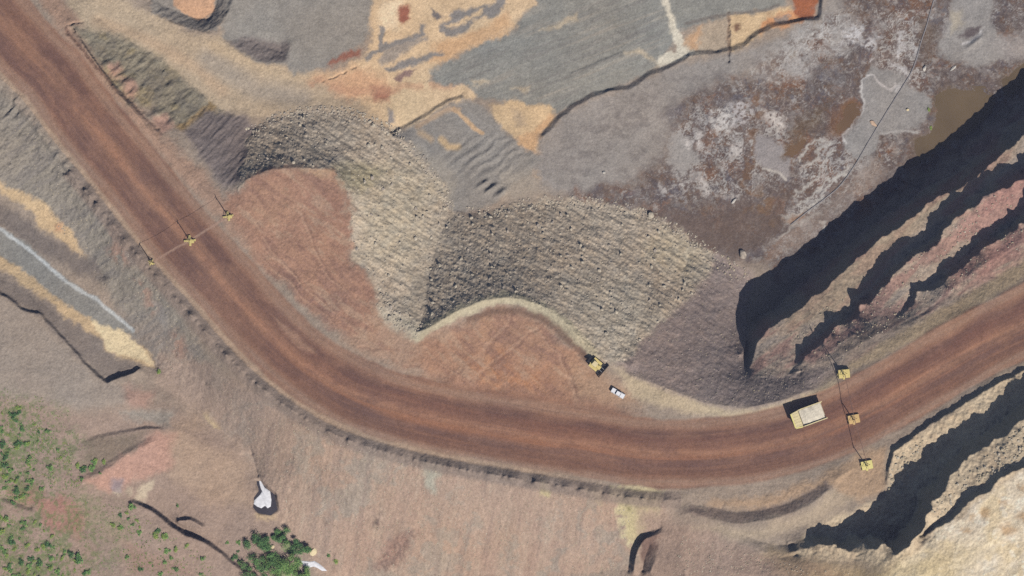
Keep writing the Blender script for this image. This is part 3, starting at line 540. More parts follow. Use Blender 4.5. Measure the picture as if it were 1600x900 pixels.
# --- rock spills
M((190,174,153), RUBH, .96); M((160,143,134), RUBL, .96)
M((192,178,152), full([(560,260),(640,250),(690,300),(640,420),(570,400),(560,320)], feather=30, warp=20), .6)
M((194,180,154), full([(1040,350),(1110,390),(1080,440),(1000,400)], feather=22, warp=14)*RUBH, .7)
M((186,176,158), full([(880,440),(1000,440),(1040,500),(960,560),(920,530)], feather=30, warp=14)*RUBH, .8)
M((150,142,104), full([(520,262),(560,250),(600,270),(560,300),(540,290)], feather=14, warp=10), .5)
M((150,142,128), full([(620,470),(665,430),(660,510),(630,510)], feather=14), .5)
j, i = np.nonzero((RUBH+RUBL+.8*SPOIL) > .05)
xr = GX[j, i]*.8+GY[j, i]*.6; yr = -GX[j, i]*.6+GY[j, i]*.8
_, _, idv = worley((xr+1.3*WXb[j, i])/6.4, (yr+1.3*WYb[j, i])/4.4, 1); _, _, idw = worley((xr+1.3*WXb[j, i])/3.9, (yr+1.3*WYb[j, i])/3.0, 4)
k = (RUBH+RUBL*.6+.6*SPOIL)[j, i]
Cc[j, i] *= (1 + k*(.2*(idv-.5)+.22*(idw-.5)+.16*fbm(xr/20, yr/5, 4, 1)))[:, None]
Cc[j, i] *= 1 + (k*.12*fbm(xr/9, yr/9, 3, 3))[:, None]*np.array([1, .6, .1], np.float32)
Ln((190,178,150), [(650,522),(690,502),(720,486),(755,472),(790,467),(820,470),(850,483),(880,505),(905,528),(930,552)], 9, feather=4, warp=7, fine=5, amt=.95)
Ln((122,96,80), [(735,498),(775,486),(810,485),(840,492),(868,510),(892,532),(915,560)], 5.5, feather=4, warp=4, amt=.75)
P((188,180,160), [(580,470),(630,495),(660,512),(650,528),(620,520)], feather=8, amt=.6)

# --- lower spoil slope
M((180,154,134), SLOPE, .95)
sv = fbm((GX+.18*(GY-700))/9, GY/90, 4, 2); sw = fbm((GX+.18*(GY-700))/34+4+WXa, GY/75+WYa, 4, 5)
M((176,145,128), SLOPE*sstep(.0, .5, sw)*sstep(450, 620, GX), .4); M((160,150,136), SLOPE*sstep(.1, .4, -sw), .6)
M((182,164,144), SLOPE*sstep(.1, .5, sv), .3); M((150,130,118), SLOPE*sstep(.12, .5, -sv), .35)
M((156,140,128), SLOPE*sstep(480, 330, GX+.3*(GY-700)), .7)
PB((206,194,156), [(955,752),(1038,762),(1026,812),(1006,842),(988,858),(974,838),(960,800)], .8, 6., -.2)
P((194,180,140), [(955,758),(1000,765),(1032,770),(1022,800),(1010,822),(990,845),(980,838),(976,810),(962,790)], feather=6, warp=6, fine=4); P((120,116,70), [(980,770),(1000,772),(1000,795),(985,795)], feather=5, warp=6, amt=.6, brk=.0)
P((176,174,156), [(656,716),(690,725),(686,745),(680,770),(668,765)], feather=6, warp=5, amt=.75); P((192,176,134), [(840,746),(860,755),(856,776),(844,770)], feather=4, warp=4, amt=.9); P((188,172,136), [(910,758),(940,764),(940,785),(925,778)], feather=6, warp=6, amt=.7)
P((150,112,98), [(600,850),(650,830),(640,860),(600,895),(585,895)], feather=8, warp=6, amt=.5)
P((172,148,131), [(1000,790),(1060,812),(1120,830),(1190,862),(1260,890),(1260,1020),(985,1020),(1000,850)], feather=14)
P((112,88,78), [(998,842),(1028,833),(1024,858),(1006,880),(998,870)], feather=5, amt=.8)
P((176,158,136), [(1080,820),(1180,822),(1262,790),(1300,760),(1340,775),(1262,812),(1190,840),(1140,836)], feather=7, warp=5)
P((184,156,128), [(1100,782),(1200,775),(1290,735),(1340,705),(1376,690),(1376,760),(1340,780),(1285,752),(1200,792),(1110,790)], feather=7)
P((140,122,110), [(1062,800),(1080,788),(1150,797),(1225,783),(1284,748),(1292,758),(1230,797),(1150,813),(1100,806)], feather=4, warp=3, amt=.8)  # painted shade along the bank's face that looks away from the sun
P((198,172,130), [(1200,862),(1262,862),(1330,880),(1400,880),(1400,1020),(1230,1020),(1230,900)], feather=20, warp=10, amt=.75); PB((120,100,90), [(600,862),(640,832),(650,840),(630,870),(600,898),(588,898)], .6, 5., -.05); PB((130,108,98), [(580,812),(598,808),(600,820),(584,824)], .7, 4., -.2)
P((178,148,124), [(1180,870),(1260,865),(1310,895),(1220,900)], feather=14, amt=.6)
# road bund
bund = ((RS > 640) & (GX < 1062) & (GY < 800))*sstep(-90, -80, RD)*sstep(-56, -64, RD)
M((144,128,116), bund, .85)

# --- pit wall
M((192,172,152), WALL, .95)
wn = fbm((GX*.8-GY*.6)/50, (GX*.6+GY*.8)/14, 4, 3)
M((184,146,132), WALL*sstep(-.1, .3, wn), .8); M((170,158,146), WALL*sstep(.12, .4, -wn), .7)
for a in ([(1500,340),(1600,262),(1760,150),(1760,200),(1600,330),(1520,372),(1480,372)],[(1480,440),(1600,350),(1600,385),(1500,440),(1440,490)],[(1250,560),(1340,500),(1350,515),(1265,565)]): P((190,146,134), a, feather=8, warp=8, amt=.75)
P((176,158,132), [(1600,206),(1540,262),(1500,292),(1430,332),(1380,368),(1300,436),(1230,492),(1230,520),(1320,480),(1370,420),(1440,350),(1500,300),(1560,258)], feather=8, warp=6, amt=.6)
P((128,114,104), [(1300,560),(1340,520),(1400,490),(1420,500),(1380,530),(1330,556)], feather=10, warp=8, amt=.6)
P((190,168,138), [(1310,585),(1330,560),(1400,518),(1500,462),(1600,402),(1760,290),(1760,318),(1600,428),(1500,486),(1400,540)], feather=5, warp=4)
P((150,136,128), [(1160,590),(1230,588),(1300,565),(1260,602),(1220,618),(1165,628)], feather=8, amt=.8)
# --- cliffs and cream plateau
M((214,193,162), CLIFF, .95); M((196,172,142), CLIFF*sstep(.0, .4, fbm(GX/14, GY/14, 4, 5)), .5)
M((228,212,186), CREAM, 1); M((216,194,152), CREAM*sstep(.1, .5, n1), .6); M((238,226,206), CREAM*sstep(.05, .4, -n2), .6)
for (x, y, r) in ((1523,795,11),(1580,795,12),(1555,817,10),(1493,817,7),(1570,755,8),(1545,772,5),(1500,800,5)): P((184,148,104), [(x+r*math.cos(t), y+.8*r*math.sin(t)) for t in (0,1,2,3,4,5)], feather=5, warp=6, amt=.7, brk=-.3)
P((214,192,146), [(1360,880),(1430,850),(1520,840),(1480,900),(1360,960)], feather=20, amt=.6)

# --- haul road: wheel lanes and loose strips follow the road frame
rdw = sstep(57, 50, np.abs(RD + 3*fbm(RS/30, RS/200, 3, 1)))
dd = RD + 7*fbm(RS/110, RD/50, 4, 2); blo = fbm(RS/34, RD/14, 5, 4, .6); gap = sstep(-.35, .1, fbm(RS/70+3, RD/30, 4, 5))
stk = fbm(RS/120, RD/2.6, 4, 3); stk2 = fbm(RS/60+8, RD/5.5, 4, 6); stk3 = fbm(RS/220, RD/9, 3, 1)
base = np.empty(GX.shape+(3,), np.float32); base[:] = lin((147,112,92))
def lay(c, m):
    base[:] += m[..., None]*(lin(c)-base)
lane = lambda c, w, s=5: sstep(w+s, w-s, np.abs(dd-c))
lay((112,84,74), .9*lane(23, 9)*(.55+.45*gap)); lay((116,88,78), .85*lane(-24, 13)*(.55+.45*gap)); lay((172,128,102), .8*lane(1, 5)*sstep(-.4, .3, stk3+.2))
lay((118,90,80), .45*sstep(.08, .45, blo)); lay((166,126,102), .3*sstep(.12, .5, -blo))
lay((160,130,110), .8*lane(44, 7)); lay((160,134,116), .7*lane(-48, 6))
late = sstep(900, 1300, RS)
lay((124,88,74), .6*late*lane(12, 10)); lay((162,114,86), .75*late*lane(-10, 5)*sstep(-.3, .25, stk3)); lay((124,92,76), .6*late*lane(-34, 9))
lay((152,116,96), .3*sstep(.1, .5, stk)); lay((118,90,80), .3*sstep(.1, .5, -stk)); lay((154,112,88), .25*sstep(.1, .5, stk2))
_sh = sstep(3, 0, np.abs(RD+56+1.5*WXb)-3.5)*sstep(200, 500, RS)*(1-sstep(1500, 1600, RS))
Cc += (.75*_sh)[..., None]*(lin((182,155,130))-Cc)
_sh = sstep(8, 0, np.abs(RD-60+4*WXa)-9)*(1-sstep(620, 700, RS))
Cc += (.6*_sh*sstep(420, 330, RS))[..., None]*(lin((178,152,134))-Cc)
# widened apron in front of the orange tip
apr = full([(640,590),(760,600),(840,615),(930,625),(1000,645),(960,665),(820,660),(700,640)], feather=14, warp=10)
rdw = np.maximum(rdw, .85*apr)
Cc += rdw[..., None]*(base-Cc)
sl, m = mask([(430,495),(450,510),(490,545),(495,552),(470,545),(440,515)], 4, 3); Cc[sl] += (.7*m)[..., None]*(lin((168,134,112))-Cc[sl])

Ln((170,140,122), [(236,411),(262,395),(297,376),(330,355),(358,338)], 1.6, feather=1.2, warp=1, fine=.6, amt=.8)
Cc *= (1+.07*np.random.default_rng(4).standard_normal(GX.shape).astype(np.float32))[..., None]
Cc *= (1+FLOOR*(.16*fbm(GX/15+WXa, GY/15+WYa, 5, 7, .6)))[..., None]
# --- overall variation
Cc *= (1 + .13*fbm(GX/3.0, GY/3.0, 3, 5, .7) + .09*fbm(GX/8, GY/8, 4, 2) + .08*n1)[..., None]
Cc *= 1 + (.05*n3)[..., None]*np.array([1, 0, -1], np.float32)
Cc = np.clip(Cc, .004, .85)

# ------------------------------------------------------------------ materials
def principled(name):
    m = bpy.data.materials.new(name); m.use_nodes = True
    nt = m.node_tree; return m, nt, nt.nodes['Principled BSDF']
def ground_material():
    m, nt, b = principled('soil'); N = nt.nodes; L = nt.links
    a = N.new('ShaderNodeAttribute'); a.attribute_name = 'soil'; a.attribute_type = 'GEOMETRY'
    g = N.new('ShaderNodeNewGeometry')
    n = N.new('ShaderNodeTexNoise'); n.inputs['Scale'].default_value = 1.7; n.inputs['Detail'].default_value = 5; n.inputs['Roughness'].default_value = .7
    L.new(g.outputs['Position'], n.inputs['Vector'])
    r = N.new('ShaderNodeMapRange'); r.inputs['From Min'].default_value = .3; r.inputs['From Max'].default_value = .7; r.inputs['To Min'].default_value = .74; r.inputs['To Max'].default_value = 1.26
    n2 = N.new('ShaderNodeTexNoise'); n2.inputs['Scale'].default_value = .55; n2.inputs['Detail'].default_value = 6; n2.inputs['Roughness'].default_value = .75
    L.new(g.outputs['Position'], n2.inputs['Vector'])
    av = N.new('ShaderNodeMath'); av.operation = 'MULTIPLY_ADD'; av.inputs[1].default_value = .55
    ml = N.new('ShaderNodeMath'); ml.operation = 'MULTIPLY'; ml.inputs[1].default_value = .45
    L.new(n2.outputs['Fac'], ml.inputs[0]); L.new(n.outputs['Fac'], av.inputs[0]); L.new(ml.outputs[0], av.inputs[2])
    L.new(av.outputs[0], r.inputs['Value'])
    mx = N.new('ShaderNodeMix'); mx.data_type = 'RGBA'; mx.blend_type = 'MULTIPLY'; mx.inputs['Factor'].default_value = 1
    L.new(a.outputs['Color'], mx.inputs['A']); L.new(r.outputs['Result'], mx.inputs['B']); L.new(mx.outputs['Result'], b.inputs['Base Color'])
    b.inputs['Roughness'].default_value = .95; b.inputs['Specular IOR Level'].default_value = .15
    bp = N.new('ShaderNodeBump'); bp.inputs['Strength'].default_value = .5; bp.inputs['Distance'].default_value = .25
    L.new(n.outputs['Fac'], bp.inputs['Height']); L.new(bp.outputs['Normal'], b.inputs['Normal'])
    return m
def mat(name, rgb, rough=.8, metal=0.0, var=.15, scale=1.5, spec=.3):
    m, nt, b = principled(name); N = nt.nodes; L = nt.links
    c = lin(rgb)
    t = N.new('ShaderNodeTexCoord'); n = N.new('ShaderNodeTexNoise'); n.inputs['Scale'].default_value = scale; n.inputs['Detail'].default_value = 4
    L.new(t.outputs['Object'], n.inputs['Vector'])
    cr = N.new('ShaderNodeValToRGB')
    cr.color_ramp.elements[0].position = .3; cr.color_ramp.elements[1].position = .7
    cr.color_ramp.elements[0].color = (*[float(x)*(1-var) for x in c], 1); cr.color_ramp.elements[1].color = (*[min(1, float(x)*(1+var)) for x in c], 1)
    L.new(n.outputs['Fac'], cr.inputs['Fac']); L.new(cr.outputs['Color'], b.inputs['Base Color'])
    b.inputs['Roughness'].default_value = rough; b.inputs['Metallic'].default_value = metal; b.inputs['Specular IOR Level'].default_value = spec
    return m
M_SOIL = ground_material()
M_YEL = mat('dusty_yellow_paint', (220,200,130), .6, 0, .12)
M_YELB = mat('bright_yellow_paint', (230,218,140), .6, 0, .08)
M_YELA = mat('faded_yellow_paint', (214,196,128), .7, 0, .15)
M_OCH = mat('dusty_ochre_paint', (214,180,122), .7, 0, .12)
M_CREAM = mat('dust_coated_paint', (224,208,162), .75, 0, .12)
M_TRAY = mat('worn_tray_steel', (196,188,172), .6, .1, .14)
M_LOAD = mat('pale_crushed_rock', (224,214,194), .95, 0, .1, 1.5)
M_DARK = mat('dark_steel', (58,58,60), .6, .4, .2)
M_TYRE = mat('rubber', (38,37,37), .9, 0, .2)
M_GLASS = mat('tinted_glass', (28,36,44), .1, 0, .1, 1, .6)
M_WHITE = mat('white_paint', (238,238,242), .35, 0, .03)
M_GREY = mat('galvanised_steel', (150,150,150), .5, .5, .1)
M_CABLE = mat('pale_cable', (168,138,120), .8, 0, .05)
M_BLACK = mat('dusty_cable', (132,104,92), .8, 0, .1)
M_PIPE = mat('dusty_poly_pipe', (142,138,138), .6, 0, .15, .3)
M_LAMP = mat('lamp_glass', (230,230,220), .15, 0, .02)
M_RED = mat('red_lens', (150,30,24), .3)
M_ROCK = mat('pale_rock', (196,184,164), .95, 0, .3, 1.2)
M_ROCKC = mat('cream_rock', (232,214,172), .95, 0, .12, 1.2)
M_ROCKD = mat('grey_rock', (176,164,150), .95, 0, .3, 1.2)
M_LEAF = [mat('leaf_deep', (70,108,66), .7, 0, .35, 1.3), mat('leaf_mid', (112,150,84), .7, 0, .35, 1.3), mat('leaf_light', (142,172,94), .7, 0, .3, 1.3), mat('leaf_yellow', (156,168,76), .7, 0, .25, 1.3)]
M_BARK = mat('bark', (92,76,60), .95, 0, .3, 3)
M_PALE = mat('white_rock', (206,200,190), .95, 0, .15, 1.5)
M_FOAM = mat('white_foam', (228,228,232), .7, 0, .14, .9)
M_POOL = mat('dark_pool_water', (72,68,72), .12, 0, .1, .2, .5)
M_OLIVE = mat('olive_pool_water', (110,94,72), .25, 0, .14, .08, .3)
M_RUST = mat('rusty_pool_water', (116,92,68), .3, 0, .14, .1, .3)

# ------------------------------------------------------------------ object helpers
def tag(o, label=None, cat=None, group=None, kind=None):
    if label: o['label'] = label
    if cat: o['category'] = cat
    if group: o['group'] = group
    if kind: o['kind'] = kind
    return o
def empty(name, loc, rz=0.0, label=None, cat=None, group=None):
    o = bpy.data.objects.new(name, None); COL.objects.link(o); o.location = loc; o.rotation_euler = (0, 0, rz); o.empty_display_size = .5
    return tag(o, label, cat, group)
class MB:
    def __init__(s): s.v = []; s.f = []
    def add(s, v, f):
        n = len(s.v); s.v += [tuple(x) for x in v]; s.f += [tuple(n+i for i in q) for q in f]; return s
    def box(s, c, d, rot=None, taper=(1, 1)):
        hx, hy, hz = d[0]/2, d[1]/2, d[2]/2; v = []
        for z, tx, ty in ((-hz, 1, 1), (hz, taper[0], taper[1])):
            for x, y in ((-hx, -hy), (hx, -hy), (hx, hy), (-hx, hy)): v.append(Vector((x*tx, y*ty, z)))
        if rot is not None: v = [rot @ p for p in v]
        v = [p+Vector(c) for p in v]
        return s.add(v, [(3,2,1,0),(4,5,6,7),(0,1,5,4),(1,2,6,5),(2,3,7,6),(3,0,4,7)])
    def hexa(s, lo, hi): return s.add(list(lo)+list(hi), [(3,2,1,0),(4,5,6,7),(0,1,5,4),(1,2,6,5),(2,3,7,6),(3,0,4,7)])
    def tube(s, pts, r, n=8, caps=True):
        pts = [Vector(p) for p in pts]; rs = r if isinstance(r, (list, tuple)) else [r]*len(pts)
        base = len(s.v)
        for i, p in enumerate(pts):
            t = (pts[min(i+1, len(pts)-1)]-pts[max(i-1, 0)]).normalized()
            up = Vector((0, 0, 1)) if abs(t.z) < .9 else Vector((1, 0, 0))
            a = t.cross(up).normalized(); b = t.cross(a)
            for k in range(n):
                w = 2*math.pi*k/n; s.v.append(tuple(p+(a*math.cos(w)+b*math.sin(w))*rs[i]))
        for i in range(len(pts)-1):
            for k in range(n):
                k2 = (k+1) % n; s.f.append((base+i*n+k, base+i*n+k2, base+(i+1)*n+k2, base+(i+1)*n+k))
        if caps:
            s.f.append(tuple(base+k for k in range(n))[::-1]); s.f.append(tuple(base+(len(pts)-1)*n+k for k in range(n)))
        return s
    def lathe_y(s, c, prof, n=24):
        """profile (y, r) turned about the y axis at c"""
        base = len(s.v); c = Vector(c)
        for (y, r) in prof:
            for k in range(n):
                w = 2*math.pi*k/n; s.v.append(tuple(c+Vector((r*math.cos(w), y, r*math.sin(w)))))
        for i in range(len(prof)-1):
            for k in range(n):
                k2 = (k+1) % n; s.f.append((base+i*n+k, base+(i+1)*n+k, base+(i+1)*n+k2, base+i*n+k2))
        s.f.append(tuple(base+k for k in range(n))); s.f.append(tuple(base+(len(prof)-1)*n+k for k in range(n))[::-1])
        return s
    def build(s, name, m, parent=None, smooth=False, bevel=0):
        me = bpy.data.meshes.new(name); me.from_pydata(s.v, [], s.f); me.materials.append(m)
        bm = bmesh.new(); bm.from_mesh(me); bmesh.ops.recalc_face_normals(bm, faces=bm.faces)
        if bevel: bmesh.ops.bevel(bm, geom=bm.edges[:], offset=bevel, segments=1, affect='EDGES', clamp_overlap=True)
        bm.to_mesh(me); bm.free()
        if smooth:
            for p in me.polygons: p.use_smooth = True
        o = bpy.data.objects.new(name, me); COL.objects.link(o)
        if parent: o.parent = parent
        return o

# ------------------------------------------------------------------ terrain meshes: one height sheet cut along the edges of its surfaces
WXc = (GX-800)*S; WYc = (450-GY)*S; WZc = H-ZM
cls = np.zeros(GX.shape, np.int8)
names = ['ground', 'pit_floor', 'haul_road', 'rock_slope', 'pit_wall_slope', 'spoil_slope', 'hillside', 'plateau', 'cliff_slope', 'bank']
cls[FLOOR > .5] = 1
cls[(SPOIL > .5) | (SHADESP > .5) | (LSLOPE > .5)] = 9
cls[SLOPE > .5] = 5; cls[GRASS > .5] = 6; cls[WALL > .5] = 4; cls[CLIFF > .5] = 8; cls[CREAM > .5] = 7
cls[(RUBH > .5) | (RUBL > .5)] = 3
cls[np.abs(RD) < 54] = 2
fc = cls[:-1, :-1]
for k, nm in enumerate(names):
    jj, ii = np.nonzero(fc == k)
    if len(jj) == 0: continue
    a = jj*NX+ii
    quads = np.stack([a+NX, a+NX+1, a+1, a], 1)
    u, inv = np.unique(quads.ravel(), return_inverse=True)
    me = bpy.data.meshes.new(nm)
    me.vertices.add(len(u)); co = np.stack([WXc.ravel()[u], WYc.ravel()[u], WZc.ravel()[u]], 1).astype(np.float32)
    me.vertices.foreach_set('co', co.ravel())
    me.loops.add(len(inv)); me.loops.foreach_set('vertex_index', inv.astype(np.int32))
    me.polygons.add(len(quads)); me.polygons.foreach_set('loop_start', np.arange(0, 4*len(quads), 4, dtype=np.int32)); me.polygons.foreach_set('loop_total', np.full(len(quads), 4, np.int32))
    me.polygons.foreach_set('use_smooth', np.ones(len(quads), bool))
    at = me.attributes.new('soil', 'FLOAT_COLOR', 'POINT')
    cc = np.ones((len(u), 4), np.float32); cc[:, :3] = Cc.reshape(-1, 3)[u]; at.data.foreach_set('color', cc.ravel())
    me.update(); me.validate(); me.materials.append(M_SOIL)
    o = bpy.data.objects.new(nm, me); COL.objects.link(o); o['kind'] = 'structure'
# far ground beyond the mapped area
def far_ground():
    bi = [(0, i) for i in range(0, NX-1, 12)] + [(j, NX-1) for j in range(0, NY-1, 12)] + [(NY-1, i) for i in range(NX-1, 0, -12)] + [(j, 0) for j in range(NY-1, 0, -12)]
    v = []; f = []; n = len(bi); col = []
    for r, (sc_, bl) in enumerate(((.998, 0), (1.15, .25), (1.6, .6), (3, .85), (8, 1), (20, 1))):
        for k, (j, i) in enumerate(bi):
            z = float(WZc[j, i])*(1-bl) + (2+14*math.sin(k*.07+r)*(r > 2))*bl - (.25 if r == 0 else 0)
            v.append((float(WXc[j, i])*sc_, float(WYc[j, i])*sc_, z)); bc = min(1, bl*3.2); col.append(Cc[j, i]*(1-bc)+lin((152,140,122))*(1+.12*math.sin(k*1.7)*math.sin(k*.23+r))*bc)
    for r in range(5):
        for k in range(n):
            k2 = (k+1) % n; f.append((r*n+k, r*n+k2, (r+1)*n+k2, (r+1)*n+k))
    me = bpy.data.meshes.new('terrain'); me.from_pydata(v, [], f); me.materials.append(M_SOIL)
    at = me.attributes.new('soil', 'FLOAT_COLOR', 'POINT'); cc = np.ones((len(v), 4), np.float32); cc[:, :3] = np.array(col); at.data.foreach_set('color', cc.ravel())
    bm = bmesh.new(); bm.from_mesh(me); bmesh.ops.recalc_face_normals(bm, faces=bm.faces)
    if sum(x.normal.z for x in bm.faces) < 0: bmesh.ops.reverse_faces(bm, faces=bm.faces)
    bm.to_mesh(me); bm.free()
    o = bpy.data.objects.new('terrain', me); COL.objects.link(o); o['kind'] = 'structure'
far_ground()

# ------------------------------------------------------------------ pools
def sheet(pts, z, name, m, step=3, wob=1.2, seed=0):
    p = resample(list(pts)+[pts[0]], step)[:-1]
    x = p[:, 0]+wob*1.6*fbm(p[:, 0]/9+seed, p[:, 1]/9, 3, 1); y = p[:, 1]+wob*1.6*fbm(p[:, 0]/9, p[:, 1]/9+seed, 3, 2)
    bm = bmesh.new(); vs = [bm.verts.new(((a-800)*S, (450-b)*S, z)) for a, b in zip(x, y)]
    f = bm.faces.new(vs)
    if f.normal.z < 0: f.normal_flip()
    bmesh.ops.triangulate(bm, faces=[f])
    me = bpy.data.meshes.new(name); bm.to_mesh(me); bm.free(); me.materials.append(m)
    o = bpy.data.objects.new(name, me); COL.objects.link(o); return o
for (pts, kd), z in zip(WATER_POOLS, POOLZ):
    sheet([(sum(q[0] for q in pts)/len(pts)+(x-sum(q[0] for q in pts)/len(pts))*1.12, sum(q[1] for q in pts)/len(pts)+(y-sum(q[1] for q in pts)/len(pts))*1.12) for x, y in pts], z-ZM-.16, 'pool_water', M_OLIVE if kd == 'olive' else M_RUST)['kind'] = 'structure'
PZ = 8.2-ZM
sheet([(x, y) for x, y in POOLP], PZ+.35, 'pool_water', M_POOL, 2, .6)['kind'] = 'structure'
def foam(pts, z, nm='foam'):
    """a raised lumpy patch of foam"""
    p = resample(list(pts)+[pts[0]], 1.2)[:-1]; n = len(p); c = p[:, :2].mean(0); v = []; f = []
    for r, (k, hgt) in enumerate(((1, 0), (.93, .18), (.7, .3), (.35, .36))):
        for q in p:
            xy = c+(q[:2]-c)*k; w = .12*float(fbm(np.array([xy[0]/2.]), np.array([xy[1]/2.]), 3, 2)[0]) if r else 0
            zz = z if z is not None else Hs(*xy)-ZM
            v.append(((xy[0]-800)*S, (450-xy[1])*S, zz+hgt+w))
    for r in range(3):
        for k in range(n): f.append((r*n+k, r*n+(k+1) % n, (r+1)*n+(k+1) % n, (r+1)*n+k))
    f.append(tuple(3*n+k for k in range(n)))
    mb = MB(); mb.v = v; mb.f = f
    o = mb.build(nm, M_FOAM, None, True); o['kind'] = 'stuff'; return o
foam([(400,745),(403,745),(406,756),(410,764),(419,770),(421,784),(420,794),(415,797),(411,793),(405,797),(398,794),(393,790),(394,784),(400,778),(405,772),(406,768),(402,758)], PZ+.36)
foam([(466,880),(474,881),(481,882),(488,881),(495,885),(502,891),(508,897),(500,897),(492,892),(486,890),(478,892),(470,888)], None)

# ------------------------------------------------------------------ vehicles
def wheel(parent, x, y, r, w, mt=M_TYRE, rim=M_CREAM):
    h = w/2
    t = MB().lathe_y((x, y, r), [(-h*.8, r*.55), (-h, r*.7), (-h*.95, r*.92), (-h*.7, r), (h*.7, r), (h*.95, r*.92), (h, r*.7), (h*.8, r*.55)]).build('wheel', mt, parent, False)
    MB().lathe_y((x, y, r), [(-h*.88, r*.2), (-h*.84, r*.56), (h*.84, r*.56), (h*.88, r*.2)], 16).build('rim', rim, t)
    return t
def haul_truck(px, py, ang):
    p = W(px, py); z0 = min(W(px+dx, py+dy).z for dx in (-18, 0, 18) for dy in (-8, 0, 8))+.12
    t = empty('haul_truck', (p.x, p.y, z0), ang, 'big dusty yellow haul truck with pale loaded tray driving on the brown road', 'truck')
    MB().box((-.2, -1.0, 1.75), (9.6, .5, .8)).box((-.2, 1.0, 1.75), (9.6, .5, .8)).box((0, 0, 1.7), (.6, 1.6, .5)).box((-2.6, 0, 1.6), (1.1, 3.4, 1.1)).box((3.1, 0, 1.45), (.5, 4.2, .5)).build('chassis', M_YEL, t)
    for y in (-2.65, 2.65): wheel(t, 3.1, y, 1.45, 1.05)
    for y in (-2.75, -1.6, 1.6, 2.75): wheel(t, -2.6, y, 1.45, 1.0)
    MB().box((4.0, 0, 2.5), (2.6, 2.7, 1.9)).build('engine_hood', M_YEL, t, bevel=.08)
    MB().box((5.33, 0, 2.35), (.1, 2.2, 1.6)).build('radiator', M_DARK, t)
    MB().box((5.5, 0, 1.35), (.6, 5.8, .5)).build('bumper', M_YEL, t, bevel=.05)
    MB().box((4.2, 0, 3.55), (2.9, 6.3, .16)).build('deck', M_YEL, t)
    for y in (-2.3, -1.8, 1.8, 2.3): MB().box((5.68, y, 2.9), (.12, .34, .3)).build('headlight', M_LAMP, t)
    c = MB().box((4.1, 1.9, 4.45), (1.7, 1.7, 1.64), taper=(.92, .95)).build('cab', M_YEL, t, bevel=.05)
    MB().box((4.94, 1.9, 4.6), (.08, 1.3, .85)).build('windscreen', M_GLASS, c)
    for y in (1.04, 2.76): MB().box((4.1, y, 4.6), (1.2, .07, .8)).build('side_window', M_GLASS, c)
    for s in (-1, 1):
        MB().tube([(5.45, s*.9, 3.63), (5.45, s*.9, 4.6), (5.45, s*3.05, 4.6), (5.45, s*3.05, 3.63)], .05, 6).tube([(5.45, s*.9, 4.1), (5.45, s*3.05, 4.1)], .04, 6).build('handrail', M_YEL, t)
        MB().box((5.75, s*1.35, 2.3), (.08, .6, 2.3)).build('ladder', M_GREY, t)
        MB().box((5.3, s*3.25, 4.4), (.1, .3, .55)).tube([(5.4, s*3.05, 4.0), (5.3, s*3.25, 4.3)], .04, 6).build('mirror', M_DARK, t)
        MB().lathe_y((.8, s*2.0, 1.75), [(-.55, .6), (-.5, .68), (.5, .68), (.55, .6)], 16).build('tank', M_YEL, t)
        MB().tube([(1.0, s*.7, 2.0), (.2, s*.75, 3.1)], [.22, .16], 10).build('hoist_ram', M_GREY, t)
    # tray: open box with flared sides, ribs, a rising tail and a canopy over the cab
    th = .16
    def wallq(mb, a, b, c_, d, n):
        n = Vector(n)*th; q = [Vector(x) for x in (a, b, c_, d)]
        mb.hexa(q, [x+n for x in q])
    b = MB()
    wallq(b, (-6.0, -2.6, 3.15), (2.5, -2.6, 2.5), (2.5, 2.6, 2.5), (-6.0, 2.6, 3.15), (0, 0, -1))
    for s in (-1, 1):
        wallq(b, (-6.1, s*2.62, 3.1), (2.6, s*2.62, 2.45), (3.1, s*3.1, 5.0), (-6.2, s*3.1, 4.55), (0, s, .1))
        MB().box((-1.9, s*3.2, 4.86), (9.2, .34, .22), Matrix.Rotation(-.052, 3, 'Y')).build('side_rail', M_CREAM, t)
        for k in range(6):
            x = -5.2+1.4*k; b.box((x, s*3.06, 3.75), (.28, .26, 1.9), Matrix.Rotation(-s*.22, 3, 'X'))
    wallq(b, (2.5, -2.64, 2.5), (2.5, 2.64, 2.5), (3.1, 3.14, 5.1), (3.1, -3.14, 5.1), (1, 0, 0))
    bed = b.build('dump_bed', M_CREAM, t)
    cn = MB(); cn.hexa([(3.1, -3.2, 5.12), (5.8, -2.8, 5.5), (5.8, 2.8, 5.5), (3.1, 3.2, 5.12)], [(3.1, -3.2, 5.3), (5.8, -2.8, 5.66), (5.8, 2.8, 5.66), (3.1, 3.2, 5.3)])
    for k in range(5): cn.box((4.5, -2.2+1.1*k, 5.47), (2.6, .16, .16), Matrix.Rotation(-.135, 3, 'Y'))
    cp_ = cn.build('canopy', M_CREAM, bed); MB().box((5.9, 0, 5.6), (.5, 5.5, .34)).box((4.55, 3.0, 5.44), (2.6, .5, .3), Matrix.Rotation(-.14, 3, 'Z')).build('canopy_lip', M_YELB, cp_)
    wl = MB(); wallq(wl, (-5.95, -2.5, 3.2), (1.95, -2.5, 2.4), (1.95, 2.5, 2.4), (-5.95, 2.5, 3.2), (0, 0, .3)); wl.build('tray_floor', M_TRAY, bed)
    # load
    n = 26; v = []; f = []
    for j in range(15):
        for i in range(n):
            x = -5.7+8.45*i/(n-1); y = -2.95+5.9*j/14
            ex = min(i, n-1-i)/6; ey = min(j, 14-j)/4; e = min(1, ex)*min(1, ey)
            z = 4.35+.1*(x/4)+.6*e*(.55+.45*math.sin((i*1.3+j*.4)*.5)) + random.uniform(-.04, .04)
            v.append((x, y, z))
    for j in range(14):
        for i in range(n-1): f.append((j*n+i, j*n+i+1, (j+1)*n+i+1, (j+1)*n+i))
    k0 = len(v)
